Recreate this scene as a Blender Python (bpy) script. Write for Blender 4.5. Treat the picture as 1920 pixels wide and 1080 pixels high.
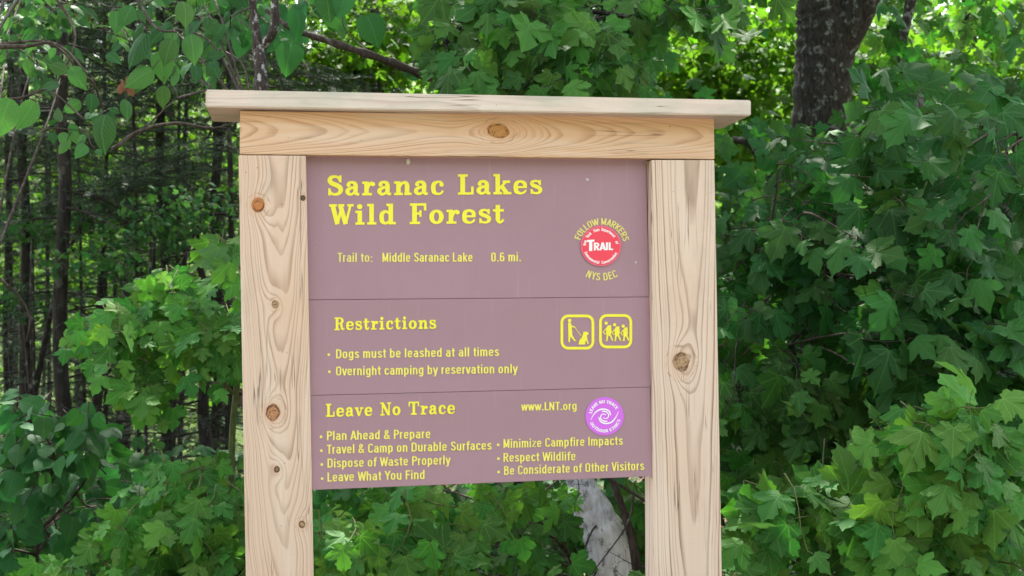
import bpy, bmesh, math, random
import numpy as np
from mathutils import Vector, Matrix

R = math.radians
sc = bpy.context.scene
for o in list(bpy.data.objects):
    bpy.data.objects.remove(o)
C = sc.collection
random.seed(7)
rng = np.random.default_rng(11)

# ------------------------------------------------------------------ camera
GZ = 1.827                                     # height of the header's lower edge above the ground
CAM = np.array([0.0218, -2.8695, GZ - 0.3272])
YAW, PITCH, ROLL, FPX = 0.18506, 0.01809, -0.01329, 2610.4
def basis():
    cy, sy = math.cos(YAW), math.sin(YAW); cp, sp = math.cos(PITCH), math.sin(PITCH)
    cr, sr = math.cos(ROLL), math.sin(ROLL)
    f = np.array([sy * cp, cy * cp, sp]); r = np.array([cy, -sy, 0.0]); u = np.cross(r, f)
    return f, r * cr + u * sr, -r * sr + u * cr
FW, RT, UP = basis()
cam = bpy.data.cameras.new('camera')
cam.sensor_width = 36.0
cam.lens = FPX / 1920 * 36.0
cam.clip_start = 0.05
cam.clip_end = 400.0
cam.dof.use_dof = True
cam.dof.focus_distance = 3.0
cam.dof.aperture_fstop = 9.0
cam_o = bpy.data.objects.new('camera', cam)
M = Matrix((( RT[0], UP[0], -FW[0], CAM[0]), (RT[1], UP[1], -FW[1], CAM[1]), (RT[2], UP[2], -FW[2], CAM[2]), (0, 0, 0, 1)))
cam_o.matrix_world = M
C.objects.link(cam_o)
sc.camera = cam_o

# ------------------------------------------------------------------ sky, sun, exposure
SUN_EL, SUN_AZ = R(58), R(12)                  # azimuth measured from +Y towards +X: the sun stands behind the wood
world = bpy.data.worlds.new('World'); sc.world = world; world.use_nodes = True
wn = world.node_tree; wn.nodes.clear()
wo = wn.nodes.new('ShaderNodeOutputWorld'); bg = wn.nodes.new('ShaderNodeBackground')
sky = wn.nodes.new('ShaderNodeTexSky'); sky.sky_type = 'NISHITA'; sky.sun_disc = False
sky.sun_elevation = SUN_EL; sky.sun_rotation = SUN_AZ
sky.air_density = 1.3; sky.dust_density = 4.0; sky.ozone_density = 1.0
bg.inputs['Strength'].default_value = 0.15
soft = wn.nodes.new('ShaderNodeHueSaturation'); soft.inputs['Saturation'].default_value = 0.45   # sky colour desaturated so that its light is less blue
wn.links.new(sky.outputs[0], soft.inputs['Color']); wn.links.new(soft.outputs[0], bg.inputs[0]); wn.links.new(bg.outputs[0], wo.inputs[0])
sun = bpy.data.lights.new('sun', 'SUN'); sun.energy = 4.2; sun.angle = R(0.6); sun.color = (1.0, 0.95, 0.86)
sun_o = bpy.data.objects.new('sun', sun)
sd = Vector((math.sin(SUN_AZ) * math.cos(SUN_EL), math.cos(SUN_AZ) * math.cos(SUN_EL), math.sin(SUN_EL)))
sun_o.rotation_euler = sd.to_track_quat('Z', 'Y').to_euler()
sun_o.location = (0, 0, 30)
C.objects.link(sun_o)
vs = sc.view_settings
sc.display_settings.display_device = 'sRGB'
vs.view_transform = 'Standard'; vs.look = 'None'; vs.gamma = 1.0; vs.use_curve_mapping = False
vs.exposure = 2.15
sc.cycles.max_bounces = 8; sc.cycles.diffuse_bounces = 4; sc.cycles.transmission_bounces = 6
sc.cycles.use_denoising = True

# ------------------------------------------------------------------ helpers
def W(px, py, D):
    """world point seen at photograph pixel (px, py) at D metres along the view axis"""
    return CAM + D * (FW + RT * (px - 960) / FPX + UP * (540 - py) / FPX)
def on_plane(px, py, p0, n):
    d = FW + RT * (px - 960) / FPX + UP * (540 - py) / FPX
    t = np.dot(np.array(p0) - CAM, n) / np.dot(d, n)
    return CAM + t * d
def on_y(px, py, y=0.0):
    return on_plane(px, py, (0, y, 0), np.array((0.0, 1.0, 0.0)))
def project(P):
    d = np.atleast_2d(P) - CAM
    z = d @ FW
    return 960 + FPX * (d @ RT) / z, 540 - FPX * (d @ UP) / z, z

def props(o, label=None, cat=None, group=None, kind=None):
    if label: o['label'] = label
    if cat: o['category'] = cat
    if group: o['group'] = group
    if kind: o['kind'] = kind
    return o
def empty(name, loc, label=None, cat=None, group=None):
    o = bpy.data.objects.new(name, None); o.location = loc; o.empty_display_size = 0.1
    C.objects.link(o)
    return props(o, label, cat, group)
def link(name, me, parent=None, loc=None):
    o = bpy.data.objects.new(name, me); C.objects.link(o)
    if parent is not None: o.parent = parent
    if loc is not None: o.location = loc
    return o
def tri_mesh(name, V, F, mat, uv=None, smooth=True, size=3):
    V = np.asarray(V, dtype=np.float32).reshape(-1, 3); F = np.asarray(F, dtype=np.int32).reshape(-1, size)
    me = bpy.data.meshes.new(name)
    me.vertices.add(len(V)); me.vertices.foreach_set('co', V.ravel())
    me.loops.add(F.size); me.loops.foreach_set('vertex_index', F.ravel())
    me.polygons.add(len(F)); me.polygons.foreach_set('loop_start', np.arange(0, F.size, size, dtype=np.int32))
    if uv is not None:
        l = me.uv_layers.new(name='UVMap')
        l.data.foreach_set('uv', np.asarray(uv, dtype=np.float32).reshape(-1, 2)[F.ravel()].ravel())
    me.update(calc_edges=True)
    if smooth: me.polygons.foreach_set('use_smooth', np.ones(len(F), dtype=bool))
    me.materials.append(mat)
    return me
def world_of(root):
    return np.array(root.location) if root is not None else np.zeros(3)

# ---------- node expression helper
class X:
    def __init__(s, nt, v): s.nt, s.v = nt, v
    def _m(s, op, *a, clamp=False):
        n = s.nt.nodes.new('ShaderNodeMath'); n.operation = op; n.use_clamp = clamp
        for i, q in enumerate((s,) + a):
            q = q.v if isinstance(q, X) else q
            if isinstance(q, (int, float)): n.inputs[i].default_value = q
            else: s.nt.links.new(q, n.inputs[i])
        return X(s.nt, n.outputs[0])
    def __add__(s, o): return s._m('ADD', o)
    __radd__ = __add__
    def __sub__(s, o): return s._m('SUBTRACT', o)
    def __rsub__(s, o): return X(s.nt, o)._m('SUBTRACT', s)
    def __mul__(s, o): return s._m('MULTIPLY', o)
    __rmul__ = __mul__
    def __truediv__(s, o): return s._m('DIVIDE', o)
    def __rtruediv__(s, o): return X(s.nt, o)._m('DIVIDE', s)
    def __pow__(s, o): return s._m('POWER', o)
    def __neg__(s): return s * -1.0
    def abs(s): return s._m('ABSOLUTE')
    def exp(s): return s._m('EXPONENT')
    def fract(s): return s._m('FRACT')
    def sqrt(s): return s._m('SQRT')
    def sin(s): return s._m('SINE')
    def clamp(s): return s._m('ADD', 0.0, clamp=True)
    def smooth(s, a, b):
        n = s.nt.nodes.new('ShaderNodeMapRange'); n.interpolation_type = 'SMOOTHSTEP'
        s.nt.links.new(s.v, n.inputs['Value']); n.inputs['From Min'].default_value = a; n.inputs['From Max'].default_value = b
        return X(s.nt, n.outputs[0])
class Mat:
    def __init__(s, name):
        s.m = bpy.data.materials.new(name); s.m.use_nodes = True; s.nt = s.m.node_tree; s.nt.nodes.clear()
        s.out = s.nt.nodes.new('ShaderNodeOutputMaterial'); s.p = s.nt.nodes.new('ShaderNodeBsdfPrincipled')
        s.nt.links.new(s.p.outputs[0], s.out.inputs[0])
    def n(s, t, **k):
        q = s.nt.nodes.new('ShaderNode' + t)
        for a, b in k.items(): setattr(q, a, b)
        return q
    def l(s, a, b): s.nt.links.new(a.v if isinstance(a, X) else a, b)
    def x(s, sock): return X(s.nt, sock)
    def coords(s, kind='Object'):
        t = s.n('TexCoord'); q = s.n('SeparateXYZ'); s.l(t.outputs[kind], q.inputs[0])
        return t.outputs[kind], s.x(q.outputs[0]), s.x(q.outputs[1]), s.x(q.outputs[2])
    def vec(s, a, b, c):
        q = s.n('CombineXYZ')
        for i, v in enumerate((a, b, c)):
            if isinstance(v, X): s.l(v, q.inputs[i])
            else: q.inputs[i].default_value = v
        return q.outputs[0]
    def noise(s, vec, scale=5, detail=4, rough=0.5, dist=0.0):
        q = s.n('TexNoise'); q.inputs['Scale'].default_value = scale; q.inputs['Detail'].default_value = detail
        q.inputs['Roughness'].default_value = rough; q.inputs['Distortion'].default_value = dist
        if vec is not None: s.l(vec, q.inputs['Vector'])
        return s.x(q.outputs['Fac'])
    def mix(s, fac, a, b, mode='MIX'):
        q = s.n('Mix', data_type='RGBA', blend_type=mode)
        for i, v in ((0, fac), (6, a), (7, b)):
            if isinstance(v, X): s.l(v, q.inputs[i])
            elif isinstance(v, (int, float)): q.inputs[i].default_value = v
            elif isinstance(v, tuple): q.inputs[i].default_value = (*v, 1)
            else: s.l(v, q.inputs[i])
        return q.outputs[2]
    def bump(s, h, strength=0.3, dist=0.002):
        q = s.n('Bump'); q.inputs['Strength'].default_value = strength; q.inputs['Distance'].default_value = dist
        s.l(h, q.inputs['Height']); s.l(q.outputs[0], s.p.inputs['Normal'])
    def base(s, v, rough=0.6, spec=0.4):
        if isinstance(v, tuple): s.p.inputs['Base Color'].default_value = (*v, 1)
        else: s.l(v, s.p.inputs['Base Color'])
        s.p.inputs['Roughness'].default_value = rough; s.p.inputs['Specular IOR Level'].default_value = spec
        return s.m
def flat(name, col, rough=0.5, spec=0.4):
    return Mat(name).base(col, rough, spec)

# ------------------------------------------------------------------ wood
def wood(name, along, u0, A, B, freq, knots, light, dark, seed, line=0.55, curve_noise=0.010, sharp=0.75, grey=0.0, wob=0.006, lw=0.5, warm=0.0):
    """planks sawn flat: ring lines are level curves of A*(u-u0)^2 + B*v pushed aside by the knots.
    knots: (u, v, a, b, push, radius, tone)"""
    m = Mat(name)
    obj, x, y, z = m.coords()
    u, v = (x, z) if along == 'z' else (z, x)
    u = u + y * 0.35
    sv = m.vec(u * 9.0 + seed, v * 1.4, y * 6.0)
    n1 = m.noise(sv, 1.0, 3, 0.5)
    n2 = m.noise(m.vec(u * 30.0 + seed * 2, v * 3.0, y * 20.0), 1.0, 3, 0.5)
    c = m.noise(m.vec(0.0, v * 2.6 + seed, 0.0), 1.0, 2, 0.5)
    du = u - u0 + (c - 0.5) * wob * 6
    F = du * du * A + v * B + (n1 - 0.5) * curve_noise * A * 0.05 * 4 + (n2 - 0.5) * 0.012 * 2
    kmask = None; kcol = None
    col_k = []
    for (ku, kv, a, b, push, rad, tone) in knots:
        d2 = ((u - ku) / a) * ((u - ku) / a) + ((v - kv) / b) * ((v - kv) / b)
        F = F + (-d2).exp() * push
        asp = 1.25 if along == 'z' else 1.15
        e = (((u - ku) / rad) * ((u - ku) / rad) * (1.0 if along == 'z' else asp) + ((v - kv) / rad) * ((v - kv) / rad) * (0.8 if along == 'z' else 0.45) + (n2 - 0.5) * 0.9).abs().sqrt()
        col_k.append((e, tone))
    F = F + (m.noise(m.vec(u * 4.0 + seed, v * 1.1, 7.0), 1.0, 2, 0.5) - 0.5) * 0.05
    F = F + (m.noise(m.vec(u * 16.0 + seed, v * 7.0, 4.0), 1.0, 3, 0.5) - 0.5) * 0.010
    Ff = F * freq
    Ff = Ff + (Ff * 1.7 + seed).sin() * 0.32
    t = Ff.fract(); per = (Ff - t) * 0.377; per = (per.sin() * 43.7).fract()
    ln = t.smooth(sharp - lw, sharp + 0.12) * (1.0 - t.smooth(sharp + 0.14, sharp + 0.22)) * (per * 0.6 + 0.4)
    fib = m.noise(m.vec(u * 260.0, v * 5.0, y * 100.0 + seed), 1.0, 4, 0.6)
    blot = m.noise(m.vec(u * 7.0 + seed, v * 2.2, y * 3.0), 1.0, 3, 0.55)
    fade = m.noise(m.vec(u * 22.0 + 3.1 * seed, v * 4.0, 0.0), 1.0, 3, 0.5).smooth(0.25, 0.65)
    col = m.mix((ln * (fade * 0.45 + 0.55)) * line, light, dark)
    col = m.mix((fib - 0.5).abs() * 0.55, col, tuple(q * 0.62 for q in light))
    col = m.mix(blot.smooth(0.42, 0.75) * 0.35, col, (light[0] * 0.92, light[1] * 0.80, light[2] * 0.66))
    if grey > 0:
        g = m.noise(m.vec(u * 14.0, v * 5.0, 2.0 + seed), 1.0, 4, 0.6).smooth(0.45, 0.7)
        col = m.mix(g * grey, col, (0.40, 0.41, 0.34))
    saw = m.noise(m.vec(u * 3.0, v * 420.0, seed), 1.0, 2, 0.5)
    col = m.mix((saw - 0.5).abs() * 0.35, col, tuple(q * 0.7 for q in light))
    soil = m.noise(m.vec(u * 10.0, v * 3.5, seed + 9), 1.0, 5, 0.65).smooth(0.55, 0.8)
    col = m.mix(soil * 0.42, col, (.33, .26, .21))
    ck = m.noise(m.vec(u * 75.0 + seed, v * 1.6, 3.0), 1.0, 2, 0.5)
    ckm = m.noise(m.vec(u * 12.0, v * 5.0, seed + 20), 1.0, 2, 0.5).smooth(0.52, 0.62)
    check = (1.0 - (ck - 0.5).abs().smooth(0.003, 0.014)) * ckm
    col = m.mix(check * 0.75, col, (.10, .065, .045))
    if warm:
        col = m.mix(u.smooth(-.02, .03) * warm, col, (.56, .30, .14))
    pale = m.noise(m.vec(u * 26.0, v * 2.0, seed + 31), 1.0, 3, 0.6).smooth(0.5, 0.7)
    col = m.mix(pale * 0.28, col, (.76, .66, .58))
    specks = m.noise(m.vec(u * 150.0, v * 110.0, seed), 1.0, 1, 0.5).smooth(0.80, 0.84)
    col = m.mix(specks * 0.8, col, (0.06, 0.05, 0.04))
    h = ln * -0.18 + fib * 0.25 - check * 1.2
    kn = m.noise(m.vec(u * 60.0, v * 60.0, seed), 1.0, 3, 0.6)
    kl_ = m.noise(m.vec(u * 24.0, v * 20.0, seed + 5), 1.0, 2, 0.5)
    for e, tone in col_k:
        e = e + (kl_ - 0.5) * 0.8 + (kn - 0.5) * 0.9
        halo = 1.0 - e.smooth(1.0, 2.2)
        col = m.mix(halo * 0.35, col, (light[0] * 0.85, light[1] * 0.68, light[2] * 0.50))
        rim = e.smooth(0.55, 0.9) * (1.0 - e.smooth(1.0, 1.15)) * kn.smooth(.38, .6)
        inside = 1.0 - e.smooth(0.92, 1.08)
        ring = ((e * 4.0).fract()).smooth(0.2, 0.9)
        kc = m.mix(ring * 0.45, tone, (tone[0] * 0.42, tone[1] * 0.36, tone[2] * 0.32))
        col = m.mix(inside, col, kc)
        col = m.mix(rim * 0.95, col, (tone[0] * 0.28, tone[1] * 0.2, tone[2] * 0.16))
        crack = (kn * 3.0 + e * 0.6).fract()
        col = m.mix((1.0 - (crack - 0.5).abs().smooth(0.0, 0.09)) * inside * 0.8, col, (.05, .03, .02))
        outline = (1.0 - (e - 1.1 - kl_ * 1.6).abs().smooth(0.0, 0.20)) * kn.smooth(.4, .65)
        col = m.mix(outline * 0.55, col, dark)
        h = h - rim * 0.6
    m.bump(h, 0.45, 0.0015)
    return m.base(col, 0.72, 0.25)

def prism(name, front, y0, y1, mat, parent, bevel=0.003, back=None):
    """solid from a front quad (x,z) at depth y0 to y1, its origin on its own centre"""
    cx = sum(p[0] for p in front) / 4; cz = sum(p[1] for p in front) / 4
    back = back or front
    bm = bmesh.new()
    a = [bm.verts.new((p[0] - cx, 0 if not isinstance(y0, (list, tuple)) else y0[i] - y0[0], p[1] - cz)) for i, p in enumerate(front)]
    yb = y1 - (y0 if not isinstance(y0, (list, tuple)) else y0[0])
    b = [bm.verts.new((p[0] - cx, yb, p[1] - cz)) for p in back]
    bm.faces.new(a)
    bm.faces.new(b[::-1])
    for i in range(4):
        j = (i + 1) % 4
        bm.faces.new((a[j], a[i], b[i], b[j]))
    bmesh.ops.recalc_face_normals(bm, faces=bm.faces)
    if bevel:
        bmesh.ops.bevel(bm, geom=bm.edges[:], offset=bevel, segments=2, affect='EDGES', profile=0.6)
    me = bpy.data.meshes.new(name); bm.to_mesh(me); bm.free()
    me.materials.append(mat)
    o = link(name, me, parent)
    wloc = np.array((cx, y0[0] if isinstance(y0, (list, tuple)) else y0, cz))
    o.location = Vector(wloc - world_of(parent))
    return o, cx, cz

sign_root = empty('trail_sign', (0.5, 0.03, 0.0), 'mauve brown trailhead notice board in a pale timber frame with a plank cap', 'sign')
def XZ(px, py, y=0.0):
    p = on_y(px, py, y); return (p[0], p[2])
def ground_to(a, b, z=-0.25):
    """continue the edge through points a, b down to height z"""
    t = (z - a[1]) / (b[1] - a[1]); return (a[0] + (b[0] - a[0]) * t, z)

def corner_frame(front):
    cx = sum(p[0] for p in front) / 4; cz = sum(p[1] for p in front) / 4
    return cx, cz
# left post
lp_t0, lp_t1 = XZ(447.2, 290.5), XZ(573.8, 291.5)
lp_b0, lp_b1 = XZ(461, 1080), XZ(588.3, 1080)
lp = [lp_t0, lp_t1, ground_to(lp_t1, lp_b1), ground_to(lp_t0, lp_b0)]
lcx, lcz = corner_frame(lp)
def K(px, py, c, y=0.0, ax='z'):
    p = XZ(px, py, y); u, v = p[0] - c[0], p[1] - c[1]
    return (u, v) if ax == 'z' else (v, u)
IN = 0.0254
kl = []
for px, py, a, b, push, rad, tone in [
        (484, 385, .030, .045, -0.10, .0125, (.50, .20, .07)),
        (516, 571, .018, .030, 0.05, .007, (.42, .27, .16)),
        (512, 774, .030, .040, -0.10, .0150, (.48, .24, .12)),
        (519, 880, .016, .025, 0.05, .0060, (.22, .15, .10)),
        (566, 983, .018, .030, 0.06, .0070, (.42, .27, .16)),
        (568, 371, .012, .018, 0.04, .0050, (.12, .08, .05))]:
    u, v = K(px, py, (lcx, lcz)); kl.append((u, v, a, b, push, rad, tone))
LW = (.66, .485, .385)
mat_post_l = wood('weathered pine with small knots', 'z', 0.006, 55.0, -0.40, 34.0, kl, LW, (.30, .17, .10), 1.7, line=0.78, lw=.36)
prism('post', lp, 0.0, 0.064, mat_post_l, sign_root)[0]['label'] = 'timber post with five small knots'
# right post
rp_t0, rp_t1 = XZ(1221.5, 299.5), XZ(1340, 299.8)
rp_b0, rp_b1 = XZ(1225, 1080), XZ(1354, 1080)
rp = [rp_t0, rp_t1, ground_to(rp_t1, rp_b1), ground_to(rp_t0, rp_b0)]
rcx, rcz = corner_frame(rp)
u, v = K(1277, 680, (rcx, rcz)); u5, v5 = K(1300, 800, (rcx, rcz))
mat_post_r = wood('pale pine with bold dark grain and one knot', 'z', u5, 46.0, -0.16, 25.0,
                  [(u, v, .030, .050, -0.12, .0185, (.42, .27, .16)), (u + .018, v + .012, .02, .03, -.03, .004, (.5, .4, .3))],
                  (.67, .51, .42), (.22, .125, .085), 4.2, line=1.0, sharp=0.72, lw=0.26, wob=0.003)
prism('post', rp, 0.0, 0.064, mat_post_r, sign_root)[0]['label'] = 'timber post with bold dark grain lines and one large knot'
# header
hd = [XZ(450, 207.5), XZ(1339, 219), XZ(1340, 298.6), XZ(449.5, 289.3)]
hcx, hcz = corner_frame(hd)
kv, ku = None, None
ua, va = K(934, 245, (hcx, hcz), ax='x')
u2, v2 = K(724, 247, (hcx, hcz), ax='x')
mat_head = wood('honey coloured pine with one round knot', 'x', 0.006, 95.0, 0.62, 30.0,
                [(ua, va, .036, .055, -0.17, .0155, (.50, .24, .08)), (ua, va, .07, .12, -0.06, .001, (.3, .2, .1))],
                (.66, .44, .30), (.30, .14, .07), 8.3, line=0.95, lw=.42, warm=.42, wob=0.002)
prism('header_beam', hd, -0.001, 0.064, mat_head, sign_root)
# cap plank: lies a little askew on the frame
cf = [on_y(385.5, 167.5, -0.022), on_y(1408.5, 187.5, -0.062)]
cb = [on_y(385.5, 200.5, -0.022), on_y(1408.5, 216.8, -0.062)]
bm = bmesh.new()
depth = 0.215
ex = np.array(cf[1]) - np.array(cf[0]); ex[2] = 0; ex /= np.linalg.norm(ex); ey = np.array((-ex[1], ex[0], 0.0))
mid = (cf[0] + cf[1] + cb[0] + cb[1]) / 4
vsx = [cf[0], cf[1], cb[1], cb[0]]
a = [bm.verts.new(p - mid) for p in vsx]; b = [bm.verts.new(p - mid + ey * depth) for p in vsx]
bm.faces.new(a); bm.faces.new(b[::-1])
for i in range(4):
    j = (i + 1) % 4; bm.faces.new((a[j], a[i], b[i], b[j]))
bmesh.ops.recalc_face_normals(bm, faces=bm.faces)
bmesh.ops.bevel(bm, geom=bm.edges[:], offset=0.0025, segments=2, affect='EDGES')
me = bpy.data.meshes.new('cap_plank'); bm.to_mesh(me); bm.free()
me.materials.append(wood('bleached pine with green algae', 'x', -0.02, 60.0, 0.10, 22.0, [], (.64, .53, .47), (.36, .24, .20), 12.1, line=0.5, grey=0.8))
o = link('cap_plank', me, sign_root); o.location = Vector(mid - world_of(sign_root))

# three sign boards, leaning back a touch towards the top
YT, YB = 0.031, 0.005
zt, zb = XZ(900, 297)[1], XZ(900, 907)[1]
pn = np.cross(np.array((1.0, 0, 0)), np.array((0, YB - YT, zb - zt))); pn /= np.linalg.norm(pn)
if pn[1] > 0: pn = -pn                          # towards the camera
P0 = np.array((0, YT, zt))
def SP(px, py, lift=0.0):
    return on_plane(px, py, P0 + pn * lift, pn)
mp = Mat('mauve brown sign paint')
ob, x, y, z = mp.coords()
g = mp.noise(ob, 3.0, 4, 0.55); g2 = mp.noise(ob, 60.0, 4, 0.6)
dirt = mp.noise(mp.vec(x * 22.0, y, z * 4.0), 1.0, 4, 0.6).smooth(0.5, 0.85)
colp = mp.mix(g.smooth(0.3, 0.7) * 0.5, (.315, .178, .222), (.352, .204, .260))
colp = mp.mix(dirt * 0.22, colp, (.25, .16, .18))
colp = mp.mix(g2.smooth(.68, .75) * 0.25, colp, (.44, .32, .36))
streak = mp.noise(mp.vec(x * 70.0, y, z * 2.5), 1.0, 4, 0.7).smooth(0.58, 0.75)
colp = mp.mix(streak * 0.20, colp, (.46, .33, .37))
pits = mp.noise(ob, 320.0, 1, 0.5).smooth(0.80, 0.83)
colp = mp.mix(pits * 0.7, colp, (.55, .45, .45))
smear = mp.noise(mp.vec(x * 5.0, y, z * 16.0 + 3), 1.0, 5, 0.7).smooth(0.6, 0.8)
colp = mp.mix(smear * 0.22, colp, (.21, .14, .15))
mp.l(g * 0.25 + 0.28, mp.p.inputs['Roughness'])
mp.bump(mp.noise(ob, 220.0, 3, 0.6) + g * 3.0, 0.12, 0.0006)
m_panel = mp.base(colp, 0.42, 0.5)
boards = [((576, 293), (1224, 293), (1224, 556.3), (576, 561.9)), ((576, 562.6), (1224, 557.0), (1224, 725.3), (576, 741.5)),
          ((576, 742.1), (1224.5, 725.9), (1224.5, 893.0), (585.2, 918.8))]
board_objs = []
xr = SP(1223.6, 890)[0]
for bi, q in enumerate(boards):
    P = [SP(*p) for p in q]
    # behind the posts: run the ends straight down inside the frame
    P[0][0] = P[3][0] = lp_t1[0] - 0.004 if bi < 2 else SP(585.0, 905)[0]
    P[1][0] = P[2][0] = xr + (0.003 if bi < 2 else 0.0)
    if bi == 2: P[0][0] = SP(579.5, 742.5)[0]
    c0 = sum(P) / 4
    bm = bmesh.new()
    a = [bm.verts.new(p - c0) for p in P]; b = [bm.verts.new(p - c0 - pn * 0.012) for p in P]
    bm.faces.new(a); bm.faces.new(b[::-1])
    for i in range(4):
        j = (i + 1) % 4; bm.faces.new((a[j], a[i], b[i], b[j]))
    bmesh.ops.recalc_face_normals(bm, faces=bm.faces)
    bmesh.ops.bevel(bm, geom=bm.edges[:], offset=0.0006, segments=1, affect='EDGES')
    me = bpy.data.meshes.new('board'); bm.to_mesh(me); bm.free(); me.materials.append(m_panel)
    o = link('board', me, sign_root); o.location = Vector(c0 - world_of(sign_root))
    o['label'] = ['top board with the forest name and trail marker', 'middle board with the restrictions', 'bottom board with the outdoor ethics list'][bi]
    board_objs.append((o, c0))

m_batten = flat('stained backing timber', (.10, .07, .06), .8)
for ya, yb in ((558.6, 556.4), (741.8, 725.5)):
    e0, e1 = SP(590, ya, -0.0125), SP(1218, yb, -0.0125); h_ = np.array((0, 0, .02)); mm = (e0 + e1) / 2
    vv = [e0 - h_, e1 - h_, e1 + h_, e0 + h_]; vv = [p - mm for p in vv] + [p - mm + np.array((0, .018, 0)) for p in vv]
    me = bpy.data.meshes.new('backing_batten'); me.from_pydata([tuple(p) for p in vv], [], [(0, 1, 2, 3), (7, 6, 5, 4), (0, 4, 5, 1), (1, 5, 6, 2), (2, 6, 7, 3), (3, 7, 4, 0)]); me.materials.append(m_batten)
    o = link('backing_batten', me, sign_root); o.location = Vector(mm - world_of(sign_root))

# ------------------------------------------------------------------ lettering (flat print on the boards)
m_yel = flat('yellow lettering', (.80, .72, .045), 0.45)
m_yel2 = flat('pale yellow lettering', (.80, .70, .13), 0.45)
m_yel3 = flat('dull yellow lettering', (.74, .63, .17), 0.5)
m_white = flat('white print', (.85, .82, .85), 0.4)
m_red = flat('red marker plastic', (.78, .055, .10), 0.30)
m_redrim = flat('faded red rim', (.70, .12, .20), 0.35)
m_purple = flat('violet sticker', (.60, .13, .72), 0.35)

def cat_rom(pts, n=6):
    pts = np.array(pts, float)
    if len(pts) < 3:
        return pts
    P = np.vstack([2 * pts[0] - pts[1], pts, 2 * pts[-1] - pts[-2]])
    out = []
    for i in range(1, len(P) - 2):
        for k in range(n):
            t = k / n
            out.append(0.5 * ((2 * P[i]) + (-P[i - 1] + P[i + 1]) * t + (2 * P[i - 1] - 5 * P[i] + 4 * P[i + 1] - P[i + 2]) * t * t + (-P[i - 1] + 3 * P[i] - 3 * P[i + 1] + P[i + 2]) * t ** 3))
    out.append(P[-2]); return np.array(out)
class Flat:
    """2-D shapes; each piece sits a hair above the last so that none are coplanar"""
    def __init__(s, fat=0.0): s.V = []; s.F = []; s.z = 0; s.fat = fat
    def poly(s, pts):
        n = len(s.V); s.z += 1
        for p in pts: s.V.append((p[0], p[1], s.z))
        s.F.append(tuple(range(n, n + len(pts))))
    def rect(s, x0, y0, x1, y1): e = s.fat; s.poly([(x0 - e, y0 - e), (x1 + e, y0 - e), (x1 + e, y1 + e), (x0 - e, y1 + e)])
    def disc(s, x, y, r, ry=None, n=20):
        r += s.fat; ry = ry or r
        s.poly([(x + r * math.cos(2 * math.pi * i / n), y + ry * math.sin(2 * math.pi * i / n)) for i in range(n)])
    def rib(s, pts, sm=True, closed=False):
        P = cat_rom(pts) if sm else np.array(pts, float)
        s.z += 1
        xy, w = P[:, :2], P[:, 2] + 2 * s.fat
        t = np.gradient(xy, axis=0)
        if closed: t[0] = t[-1] = xy[1] - xy[-2]
        t /= np.maximum(np.linalg.norm(t, axis=1), 1e-9)[:, None]
        nn = np.stack([-t[:, 1], t[:, 0]], 1)
        a, b = xy + nn * w[:, None] / 2, xy - nn * w[:, None] / 2
        n = len(s.V)
        for i in range(len(P)): s.V += [(a[i][0], a[i][1], s.z), (b[i][0], b[i][1], s.z)]
        for i in range(len(P) - 1):
            k = n + 2 * i; s.F.append((k, k + 1, k + 3, k + 2))
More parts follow.
